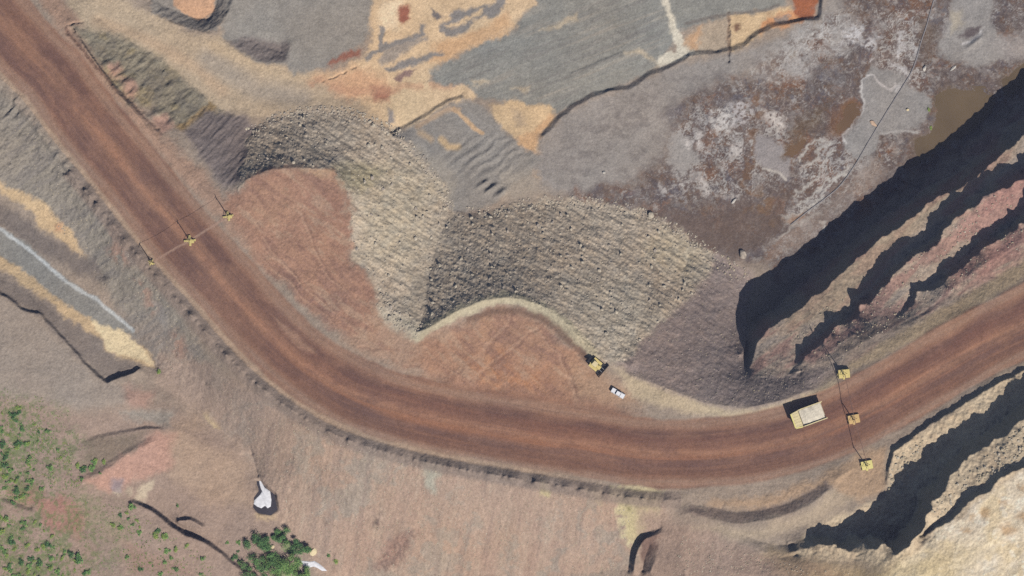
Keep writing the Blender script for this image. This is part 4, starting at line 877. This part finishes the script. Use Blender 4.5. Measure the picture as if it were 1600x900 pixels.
    rim_ = [(0, i) for i in range(n)]+[(j, n-1) for j in range(1, 15)]+[(14, i) for i in range(n-2, -1, -1)]+[(j, 0) for j in range(13, 0, -1)]
    for (j, i) in rim_: x, y, z = v[j*n+i]; v.append((x*.97, y*.88, 3.2-(x+6)*.06))
    m_ = len(rim_)
    for q in range(m_):
        a = rim_[q]; c2 = rim_[(q+1) % m_]; f.append((a[0]*n+a[1], c2[0]*n+c2[1], k0+(q+1) % m_, k0+q))
    f.append(tuple(k0+q for q in range(m_)))
    mb = MB(); mb.v = v; mb.f = f
    ld = mb.build('rock_load', M_LOAD); ld.location = (p.x, p.y, z0); ld.rotation_euler = (0, 0, ang)
    tag(ld, 'pale crushed rock heaped in the tray of the haul truck', 'load')
haul_truck(1257, 647, math.radians(200))

def bulldozer(px, py, ang):
    p = W(px, py); p.z = max(W(px+a, py+b).z for a in (-8, 0, 8) for b in (-6, 0, 6))-.1
    t = empty('bulldozer', p, ang, 'yellow tracked bulldozer with dark blade at the rim of the orange tip', 'bulldozer')
    for s in (-1, 1):
        pr = []
        for k in range(24):
            a = 2*math.pi*k/24; pr.append((2.0*math.copysign(1, math.cos(a))*min(1, abs(math.cos(a))**.5) if False else (1.7*math.copysign(1, math.cos(a)) if abs(math.cos(a)) > .01 else 0)+.62*math.cos(a), .68+.66*math.sin(a)))
        mb = MB(); lo = [(x, s*1.45-.36, z) for x, z in pr]; hi = [(x, s*1.45+.36, z) for x, z in pr]; n = len(pr)
        mb.add(lo+hi, [tuple(range(n))[::-1], tuple(range(n, 2*n))]+[(k, (k+1) % n, n+(k+1) % n, n+k) for k in range(n)])
        for k in range(n):
            x, z = pr[k]; mb.box((x*1.01, s*1.45, .68+(z-.68)*1.05), (.1, .76, .1))
        tr = mb.build('track', M_DARK, t)
        MB().box((0, s*1.45, .68), (3.0, .78, .5)).build('track_frame', M_YEL, tr)
        MB().box((1.9, s*2.0, .75), (3.6, .28, .4)).build('push_arm', M_DARK, t)
    MB().box((-.1, 0, 1.3), (4.2, 1.9, 1.0)).box((-.2, 1.5, 1.62), (3.6, 1.0, .12)).box((-.2, -1.5, 1.62), (3.6, 1.0, .12)).build('hull', M_YEL, t)
    MB().box((1.25, 0, 2.15), (1.9, 1.5, .9), taper=(.95, .85)).build('engine_hood', M_YEL, t, bevel=.06)
    c = MB().box((-.5, 0, 2.6), (1.5, 1.7, 1.5), taper=(.9, .9)).build('cab', M_GLASS, t)
    MB().box((-.5, 0, 3.42), (1.8, 1.9, .14)).build('roof', M_CREAM, c, bevel=.04)
    for x in (-1.2, .2):
        for y in (-.8, .8): MB().box((x, y, 2.6), (.12, .12, 1.5)).build('roof_post', M_YEL, c)
    MB().tube([(1.1, .45, 2.5), (1.1, .45, 3.4)], .09, 8).build('exhaust', M_DARK, t)
    bl = MB(); n = 7
    for i in range(n-1):
        a0 = -1+2*i/(n-1); a1 = -1+2*(i+1)/(n-1)
        pf = lambda a: (3.75-.3*math.cos(a*1.3)+.05, .95+.85*a)
        (x0, zz0), (x1, zz1) = pf(a0), pf(a1)
        bl.hexa([(x0, -2.9, zz0), (x0+.16, -2.9, zz0), (x0+.16, 2.9, zz0), (x0, 2.9, zz0)], [(x1, -2.9, zz1), (x1+.16, -2.9, zz1), (x1+.16, 2.9, zz1), (x1, 2.9, zz1)])
    for s in (-1, 1): bl.box((3.75, s*2.9, .95), (.7, .12, 1.6))
    bl.build('blade', M_DARK, t)
    for s in (-1, 1): MB().tube([(2.2, s*.6, 2.0), (3.5, s*.6, 1.3)], .12, 8).build('lift_ram', M_GREY, t)
    MB().box((-2.7, 0, 1.3), (.7, 1.9, .5)).box((-3.1, 0, 1.2), (.4, 2.3, .4)).box((-3.2, 0, .8), (.3, .22, 1.3)).build('ripper', M_DARK, t)
bulldozer(930, 569, math.radians(-40))

def pickup(px, py, ang):
    p = W(px, py); p.z = max(W(px+a, py+b).z for a in (-6, 0, 6) for b in (-4, 0, 4))+.02
    t = empty('pickup_truck', p, ang, 'white double cab pickup parked beside the road near the bulldozer', 'pickup')
    for x in (-1.55, 1.6):
        for y in (-.82, .82): wheel(t, x, y, .4, .26, M_TYRE, M_GREY)
    b = MB().box((.1, 0, .75), (5.2, 1.86, .5)).box((1.85, 0, 1.1), (1.55, 1.74, .22), taper=(.94, .94))
    b.build('body', M_WHITE, t, bevel=.05)
    cb = MB().box((.25, 0, 1.4), (2.0, 1.74, .8), taper=(.8, .88)).build('cab', M_GLASS, t)
    MB().box((.2, 0, 1.83), (1.55, 1.46, .07)).build('roof', M_WHITE, cb, bevel=.02)
    MB().box((-1.75, .88, 1.18), (1.7, .1, .4)).box((-1.75, -.88, 1.18), (1.7, .1, .4)).box((-2.55, 0, 1.18), (.1, 1.84, .4)).build('cargo_bed', M_WHITE, t)
    MB().box((-1.72, 0, 1.06), (1.6, 1.62, .1)).build('bed_liner', M_WHITE, t)
    MB().box((2.76, 0, .6), (.16, 1.8, .28)).build('bumper', M_GREY, t)
    for y in (-.7, .7):
        MB().box((2.72, y, .9), (.06, .36, .18)).build('headlight', M_LAMP, t)
        MB().box((-2.62, y*1.2, 1.05), (.05, .14, .3)).build('tail_light', M_RED, t)
        MB().box((1.1, y*1.5, 1.3), (.14, .22, .18)).build('mirror', M_WHITE, t)
pickup(964, 613, math.radians(-30))

# ------------------------------------------------------------------ cable masts across the road, their cables
def mast(px, py, rz, hgt, label, paint, group, solid, bs=1.0):
    t = empty('cable_mast', W(px, py), rz, label, 'mast', group)
    zb = .05
    MB().box((0, 0, zb+.28), (4.4*bs, .8*bs, .5)).box((0, 0, zb+.282), (.8*bs, 4.0*bs, .5)).build('base_frame', paint, t, bevel=.04)
    if solid: MB().box((.25, .1, zb+.75), (4.4, 3.3, .9), taper=(.94, .94)).build('ballast_block', paint, t, bevel=.06)
    else: MB().box((.5*bs, -.3*bs, zb+.7), (2.1*bs, 1.6*bs, .8), taper=(.9, .9)).build('ballast_block', paint, t, bevel=.06)
    MB().tube([(0, 0, zb+.5), (0, 0, hgt)], [.2, .12], 10).build('pole', paint, t)
    for a, b in ((1.9*bs, 0), (-1.9*bs, 0), (0, 1.7*bs), (0, -1.7*bs)): MB().tube([(a, b, zb+.5), (0, 0, 3.4)], .07, 6).build('brace', paint, t)
    MB().box((0, 0, hgt-.25), (.16, 1.5, .16)).build('crossarm', paint, t)
    for s in (-.8, .8): MB().tube([(0, s, hgt-.17), (0, s, hgt+.15)], .08, 8).build('insulator', M_GREY, t)
    q = W(px, py); return Vector((q.x, q.y, q.z+hgt+.1))
ga = 'yellow based cable masts at the upper road crossing'; gb = 'yellow based cable masts at the lower road crossing'
rzA = math.radians(20)
A1 = mast(357, 338, .2, 10.5, 'cable mast on yellow base beside the red tip, pit side of road', M_YELA, ga, False, .9)
A2 = mast(297, 376, .1, 10.5, 'cable mast on yellow cross base standing midway across the brown road', M_YELA, ga, False)
A3 = mast(237, 410, -.5, 10, 'smallest yellow footed cable mast, on the outer road edge by the grey slope', M_YELA, ga, False, .6)
B1 = mast(1312, 583, .1, 9.5, 'cable mast on yellow base between the rocky pit wall and the road', M_YEL, gb, True)
B2 = mast(1327, 653, .2, 10, 'cable mast on ochre block base in mid road by the haul truck', M_OCH, gb, True)
B3 = mast(1347, 724, .2, 10, 'cable mast on bright yellow block base below the road near the cliff', M_YELB, gb, True)
def cable(a, b, sag, m, r, label, group):
    pts = [a.lerp(b, i/20)-Vector((0, 0, sag*4*(i/20)*(1-i/20))) for i in range(21)]
    tag(MB().tube(pts, r, 6).build('overhead_cable', m), label, 'cable', group)
cable(A1, A2, .8, M_CABLE, .05, 'thin pale cable strung from the red tip mast to the mid road mast', 'cables over the road')
cable(A2, A3, .8, M_CABLE, .05, 'thin pale cable strung from the mid road mast to the grey slope mast', 'cables over the road')
cable(B1, B2, 1.0, M_BLACK, .1, 'thin brown cable strung from the pit wall mast to the ochre based mast', 'cables over the road')
cable(B2, B3, 1.0, M_BLACK, .1, 'thin brown cable strung from the ochre based mast to the cliff side mast', 'cables over the road')

# ------------------------------------------------------------------ pipeline on the pit floor
pp = smooth_line([(1520,-110,0),(1480,-40,0),(1465,0,0),(1455,35,0),(1446,62,0),(1438,90,0),(1430,110,0),(1418,130,0),(1396,165,0),(1366,214,0),(1342,255,0),(1318,288,0),(1295,308,0),(1268,328,0),(1240,350,0)], 8)
tag(MB().tube([W(x, y, .1) for x, y, _ in pp], .23, 8).build('pipeline', M_PIPE, None, True), 'long dark pipeline snaking over the wet pit floor', 'pipeline')

# ------------------------------------------------------------------ rocks
def rock_mesh(seed, sub=1):
    r = random.Random(seed); bm = bmesh.new(); bmesh.ops.create_icosphere(bm, subdivisions=sub, radius=1)
    ax = [Vector((r.gauss(0, 1), r.gauss(0, 1), r.gauss(0, 1))).normalized() for _ in range(7)]; cut = [r.uniform(.5, .9) for _ in ax]
    for v in bm.verts:
        d = v.co.normalized(); k = 1.0
        for a, c in zip(ax, cut):
            q = d.dot(a)
            if q > c*.75: k = min(k, c/max(q, .01))
        v.co = d*k*r.uniform(.93, 1.07)
    me = bpy.data.meshes.new('boulder'); bm.to_mesh(me); bm.free(); return me
ROCKS = [rock_mesh(k, 2) for k in range(6)]
def boulder(px, py, r, label, m, group=None, k=0, sq=(1, .8, .75), me=None):
    if me is None:
        me = ROCKS[k % 6].copy(); me.materials.append(m)
    o = bpy.data.objects.new('boulder', me); COL.objects.link(o); o.location = W(px, py, r*.15); o.scale = (r*sq[0], r*sq[1], r*sq[2]); o.rotation_euler = (0, 0, random.uniform(0, 6.28))
    return tag(o, label, 'boulder', group)
boulder(486, 866, 1.7, 'round cream boulder beside the thicket and above the white foam', M_ROCKC, k=1, sq=(1, .95, .7))
boulder(422, 858, 1.1, 'small tan boulder enclosed by the green thicket', M_ROCKC, k=2)
boulder(1018, 335, 1.7, 'large pale block at the top corner of the lit rock spill', M_ROCK, k=3)
boulder(1164, 397, 2.0, 'large grey block at the rock spill toe near the big shadow', M_ROCKD, k=4)
boulder(1452, 103, 1.2, 'bright white block beside the pipeline among white crust', M_PALE, k=5, sq=(1, .7, .6))
boulder(1150, 313, 1.1, 'thin white block standing on the dark brown pit floor', M_PALE, k=0, sq=(1.2, .5, .6))
boulder(1371, 190, 1.3, 'salmon coloured block on the grey silt flat next to the pipeline', mat('salmon_rock', (208,178,152), .95), k=1, sq=(1.3, .7, .6))
boulder(945, 268, .8, 'small white block on the open grey floor below the scarp', M_PALE, k=2)
boulder(1425, 168, .7, 'small whitish block on the grey silt right of the pipeline'.replace(' right of', ' beyond'), M_ROCKC, k=3)
boulder(1497, 103, 1.2, 'long white slab near the pale grey flat and the olive pool', M_PALE, k=4, sq=(1.4, .5, .4))
# countable blocks lying on the spills
gm = []
for k in range(6):
    me = ROCKS[k].copy(); me.materials.append([M_ROCK, M_ROCKD, M_ROCK][k % 3]); gm.append(me)
def scatter(poly, n, seed):
    p = np.array(poly, float); r = random.Random(seed); out = []
    while len(out) < n:
        x = r.uniform(p[:, 0].min(), p[:, 0].max()); y = r.uniform(p[:, 1].min(), p[:, 1].max())
        ins = False
        for a, b in zip(p, np.roll(p, -1, 0)):
            if (a[1] > y) != (b[1] > y) and x < (b[0]-a[0])*(y-a[1])/(b[1]-a[1])+a[0]: ins = not ins
        if ins: out.append((x, y))
    return out
blk = [(x, y, 'pale angular block among the rocks spilling off the red tip', 'large blocks on the red tip rock spill') for x, y in scatter(RUB1, 40, 3)] + [(x, y, 'pale angular block among the rocks spilling off the orange tip', 'large blocks on the orange tip rock spill') for x, y in scatter(RUB2, 60, 4)]
for n_, (x, y, lb, g) in enumerate(blk):
    boulder(x, y, random.uniform(.6, 1.0), lb, None, g, me=gm[random.randrange(6)], sq=(1, random.uniform(.65, .95), random.uniform(.6, .85)))
# and the uncountable rest as one mass
def rubble(polys, name):
    src = []
    for k in range(5):
        me = rock_mesh(50+k, 1); v = np.empty(len(me.vertices)*3, np.float32); me.vertices.foreach_get('co', v)
        src.append((v.reshape(-1, 3), np.array([p.vertices[:] for p in me.polygons], np.int32))); bpy.data.meshes.remove(me)
    V = []; F = []; off = 0; mi = []
    for poly, n, lo, hi, sd, mx in polys:
        for (x, y) in scatter(poly, n, sd):
            v, f = src[random.randrange(5)]; s = random.uniform(lo, hi)
            a = random.uniform(0, 6.28); ca, sa = math.cos(a), math.sin(a)
            R = np.array([[ca, -sa, 0], [sa, ca, 0], [0, 0, 1]], np.float32)
            q = (v*np.array([s, s*random.uniform(.6, 1), s*random.uniform(.5, .9)], np.float32)) @ R.T
            V.append(q+np.array(W(x, y, s*.1), np.float32)); F.append(f+off); off += len(v); mi += [mx if random.random() < .6 else (mx+1) % 3]*len(f)
    V = np.concatenate(V); F = np.concatenate(F)
    me = bpy.data.meshes.new(name); me.from_pydata(V.tolist(), [], F.tolist())
    for m in (M_ROCK, M_ROCKD, mat('tan_rock', (188,174,148), .95, 0, .25)): me.materials.append(m)
    me.polygons.foreach_set('material_index', np.array(mi, np.int32)); me.update()
    o = bpy.data.objects.new(name, me); COL.objects.link(o); o['kind'] = 'stuff'; return o
rubble([(RUB1, 700, .15, .42, 5, 0), (RUB2, 1100, .15, .42, 6, 0), (RUB3, 500, .15, .3, 7, 1), ([(1378,760),(1390,710),(1440,668),(1420,735),(1410,770)], 60, .3, .8, 8, 2), ([(1440,790),(1480,740),(1590,655),(1600,700),(1490,760),(1450,810)], 120, .3, .8, 9, 2),
 ([(380,200),(430,172),(480,163),(540,164),(600,186),(625,200),(660,240),(700,290),(712,326),(690,330),(680,290),(640,240),(600,205),(540,180),(480,180),(430,190),(390,212)], 420, .2, .6, 11, 0), ([(700,322),(760,322),(850,304),(920,306),(990,318),(1040,336),(1085,362),(1130,392),(1110,402),(1060,368),(1010,342),(960,330),(850,324),(760,342)], 420, .2, .6, 12, 0), ([(1130,395),(1170,420),(1180,440),(1150,440),(1110,410)], 60, .2, .6, 13, 1), ([(330,590),(420,640),(540,690),(700,740),(850,765),(990,790),(970,890),(520,890),(440,800),(400,720)], 1500, .12, .34, 15, 2), ([(20,180),(60,220),(150,330),(250,460),(330,570),(250,580),(190,490),(110,380),(10,270)], 500, .12, .34, 16, 1), ([(1230,520),(1400,400),(1590,280),(1590,390),(1400,500),(1290,575)], 500, .15, .45, 17, 2), ([(1060,830),(1200,870),(1330,890),(1050,895)], 300, .12, .35, 18, 2),
 ([(590,440),(625,480),(660,505),(650,528),(600,500)], 90, .2, .6, 14, 0)], 'rubble')

# ------------------------------------------------------------------ plants
def leaf_cloud(mb, blobs, n, size, r):
    for _ in range(n):
        c, rad = blobs[r.randrange(len(blobs))]
        d = Vector((r.gauss(0, 1), r.gauss(0, 1), r.gauss(0, 1))).normalized()*(r.random()**.5)*(1.3 if r.random() < .18 else 1)
        p = Vector(c)+Vector((d.x*rad[0], d.y*rad[1], d.z*rad[2]))
        nrm = (d+Vector((r.gauss(0, .5), r.gauss(0, .5), r.gauss(0, .5)+1.3))).normalized()
        a = nrm.orthogonal().normalized(); b = nrm.cross(a); w = r.uniform(0, 6.28); a, b = a*math.cos(w)+b*math.sin(w), b*math.cos(w)-a*math.sin(w)
        s = size*r.uniform(.6, 1.3)
        mb.add([p-a*s, p-b*s*.5, p+a*s, p+b*s*.5], [(0, 1, 2, 3)])
def raw(mb, name, mats, mi=None):
    me = bpy.data.meshes.new(name); me.from_pydata(mb.v, [], mb.f)
    for m in mats: me.materials.append(m)
    if mi is not None: me.polygons.foreach_set('material_index', np.array(mi, np.int32))
    return me
def tree(px, py, rad, hgt, seed, label, tint):
    r = random.Random(seed); t = empty('tree', W(px, py), r.uniform(0, 6), label, 'tree', 'trees in the green thicket')
    tr = MB().tube([(0, 0, -.3), (.1, .05, hgt*.4), (.05, .15, hgt*.75)], [.22, .16, .07], 8)
    for k in range(5):
        a = r.uniform(0, 6.28); z = hgt*r.uniform(.3, .6); tr.tube([(0.07, .06, z), (rad*.6*math.cos(a), rad*.6*math.sin(a), z+hgt*.25)], [.09, .03], 5)
    tr.build('trunk', M_BARK, t)
    blobs = []; rad *= 1.3
    for k in range(11):
        a = r.uniform(0, 6.28); q = rad*r.uniform(.15, .95); s = rad*r.uniform(.2, .42)
        blobs.append(((q*math.cos(a), q*math.sin(a), hgt*r.uniform(.3, .95)), (s, s*r.uniform(.7,1.1), s*.6)))
    mb = MB(); leaf_cloud(mb, blobs, 3000, .21, r); mi = [tint[r.randrange(len(tint))] for _ in mb.f]
    o = bpy.data.objects.new('crown', raw(mb, 'crown', M_LEAF, mi)); COL.objects.link(o); o.parent = t
for k, (x, y, rd, h, lb, ti) in enumerate([
  (398,853,3.6,4.2,'deep green tree at the upper corner of the thicket by the dark pool',(0,0,1)),
  (412,876,4.6,5.2,'broad mid green tree behind the small tan boulder in the thicket',(0,1,1)),
  (446,876,4.6,5.4,'tall fresh green tree in the middle of the thicket',(1,1,2)),
  (437,843,2.8,3.4,'small green tree standing apart on the thicket edge nearest the spoil slope',(0,1)),
  (467,862,3.2,4.2,'dark rounded tree touching the round cream boulder',(0,0,1)),
  (396,893,4.0,4.6,'dull green tree at the thicket edge by the hillside bank',(0,1,1)),
  (428,900,5.0,5.2,'light green spreading tree at the frame edge of the thicket',(1,2,1)),
  (462,896,3.2,3.8,'green tree at the edge of the white foam',(0,1,2))]): tree(x, y, rd, h, 100+k, lb, ti)
def shrub_mesh(seed, mats_, tint, n=170):
    r = random.Random(seed); mb = MB(); blobs = []
    for k in range(4):
        a = r.uniform(0, 6.28); q = r.uniform(.0, .6); s = r.uniform(.4, .62); blobs.append(((q*math.cos(a), q*math.sin(a), .55), (s, s, .5)))
    leaf_cloud(mb, blobs, n, .17, r); mi = [tint[r.randrange(len(tint))] for _ in mb.f]
    for k in range(4):
        a = r.uniform(0, 6.28); st = len(mb.f); mb.tube([(0, 0, -.2), (.4*math.cos(a), .4*math.sin(a), .6)], [.05, .02], 4, False); mi += [4]*(len(mb.f)-st)
    return raw(mb, 'shrub', M_LEAF+[M_BARK], mi)
SH = {'dark': [shrub_mesh(1, 0, (0, 0, 1)), shrub_mesh(2, 0, (0, 1))], 'mid': [shrub_mesh(3, 0, (1, 1, 2)), shrub_mesh(4, 0, (0, 1, 2))], 'light': [shrub_mesh(5, 0, (2, 2, 3)), shrub_mesh(6, 0, (1, 2, 3))]}
def shrub(px, py, r, kind, label, group):
    o = bpy.data.objects.new('shrub', SH[kind][random.randrange(2)]); COL.objects.link(o); o.location = W(px, py, 0); o.scale = (r, r*random.uniform(.7, 1), r*random.uniform(.5, .75)); o.rotation_euler = (0, 0, random.uniform(0, 6.28))
    tag(o, label, 'shrub', group)
zones = [([(-20,640),(30,635),(45,690),(60,750),(70,780),(20,790),(-20,790)], 70), ([(40,650),(110,700),(130,760),(80,770),(50,720)], 9), ([(-20,800),(60,815),(100,850),(140,900),(-20,910)], 74), ([(190,790),(250,830),(330,880),(330,905),(190,900),(165,840)], 30), ([(115,720),(165,705),(160,740),(125,752)], 8), ([(340,830),(380,840),(375,890),(345,875)], 7)]
for z, (pl, n) in enumerate(zones):
    for (x, y) in scatter(pl, n, 30+z):
        kd = random.choices(['dark', 'mid', 'light'], (.24, .48, .28))[0]
        shrub(x, y, random.uniform(.7, 1.7)*(1.15 if kd == 'dark' else 1), kd, {'dark': 'dark green low shrub on the bare grassy hillside', 'mid': 'mid green low shrub on the bare grassy hillside', 'light': 'yellow green low shrub on the bare grassy hillside'}[kd], kd+' hillside shrubs')
shrub(121, 872, 2.8, 'dark', 'biggest dark green shrub on the hillside', None)
shrub(1459, 168, 1.0, 'light', 'lime green plant on the silt edge beside the olive pool', None)
shrub(1461, 197, 1.0, 'light', 'pale green plant where the silt flat meets the olive pool', None)
shrub(511, 872, 1.2, 'mid', 'small green shrub just uphill of the white foam', None); shrub(521, 881, 1.4, 'light', 'bright green shrub alone on the spoil slope foot by the foam', None)
shrub(246, 582, 1.2, 'light', 'green shrub at the pointed end of the cream drainage strip', None); shrub(205, 793, 1.9, 'mid', 'green shrub at the head of the dark hillside bank', None); shrub(274, 793, 1.0, 'mid', 'lone green shrub above the dark hillside bank', None)
# grass tufts: nobody could count them
mb = MB(); mi = []
r = random.Random(77)
for pl, n in [(z[0], 800) for z in zones[:3]]+[(zones[3][0], 350), ([(-20,600),(100,630),(130,700),(60,760),(-20,700)], 500), ([(100,770),(200,800),(300,890),(140,900)], 300)]:
    for (x, y) in scatter(pl, n, n+len(pl)):
        if float(fbm(np.array([x/12.]), np.array([y/12.]), 3, 2)[0]) < -.15: continue
        p = W(x, y); ti = r.choice((1, 2, 2, 3))
        for q in range(4):
            a = r.uniform(0, 6.28); l = r.uniform(.15, .45); d = Vector((math.cos(a), math.sin(a), 0)); s = Vector((-d.y, d.x, 0))*.1
            mb.add([p-s, p+s, p+d*l+Vector((0, 0, r.uniform(.15, .4)))], [(0, 1, 2)]); mi.append(ti)
o = bpy.data.objects.new('grass', raw(mb, 'grass', M_LEAF, mi)); COL.objects.link(o); o['kind'] = 'stuff'

# ------------------------------------------------------------------ the air between the ground and the aircraft
hm = bpy.data.materials.new('thin_haze'); hm.use_nodes = True; hn = hm.node_tree; hn.nodes.clear()
ho = hn.nodes.new('ShaderNodeOutputMaterial'); hv = hn.nodes.new('ShaderNodeVolumePrincipled'); hn.links.new(hv.outputs['Volume'], ho.inputs['Volume'])
hv.inputs['Color'].default_value = (.56, .62, 1, 1); hv.inputs['Density'].default_value = .000035
hz = MB().box((0, 0, 980), (9400, 6400, 2140)).build('haze', hm); hz['kind'] = 'stuff'

# ------------------------------------------------------------------ camera and light
cam = bpy.data.cameras.new('camera'); co = bpy.data.objects.new('camera', cam); COL.objects.link(co)
DIST = 2000.0
co.location = (0, 0, DIST); co.rotation_euler = (0, 0, 0)
cam.sensor_width = 36; cam.angle = 2*math.atan(800*S/DIST); cam.clip_start = 10; cam.clip_end = 20000
scene.camera = co
EL = math.radians(52); sx, sy = .552, -.834                     # towards the sun in map axes (x right, y up)
to_sun = Vector((sx*math.cos(EL), sy*math.cos(EL), math.sin(EL)))
sl_ = bpy.data.lights.new('sun', 'SUN'); sl_.energy = 3.95; sl_.angle = math.radians(.5); sl_.color = (1, .95, .885)
so = bpy.data.objects.new('sun', sl_); COL.objects.link(so); so.location = to_sun*500; so.rotation_euler = to_sun.to_track_quat('Z', 'Y').to_euler()
wd = bpy.data.worlds.new('World'); scene.world = wd; wd.use_nodes = True
nt = wd.node_tree; bg = nt.nodes['Background']; sk = nt.nodes.new('ShaderNodeTexSky'); sk.sky_type = 'NISHITA'; sk.sun_disc = False
sk.sun_elevation = EL; sk.sun_rotation = math.atan2(sx, sy)
nt.links.new(sk.outputs['Color'], bg.inputs['Color']); bg.inputs['Strength'].default_value = .05
scene.view_settings.view_transform = 'Standard'; scene.view_settings.look = 'None'; scene.view_settings.exposure = 0.0; scene.view_settings.gamma = 1.0
scene.view_settings.use_curve_mapping = False
scene.cycles.use_denoising = False
scene.cycles.max_bounces = 3; scene.cycles.diffuse_bounces = 0; scene.cycles.volume_bounces = 0
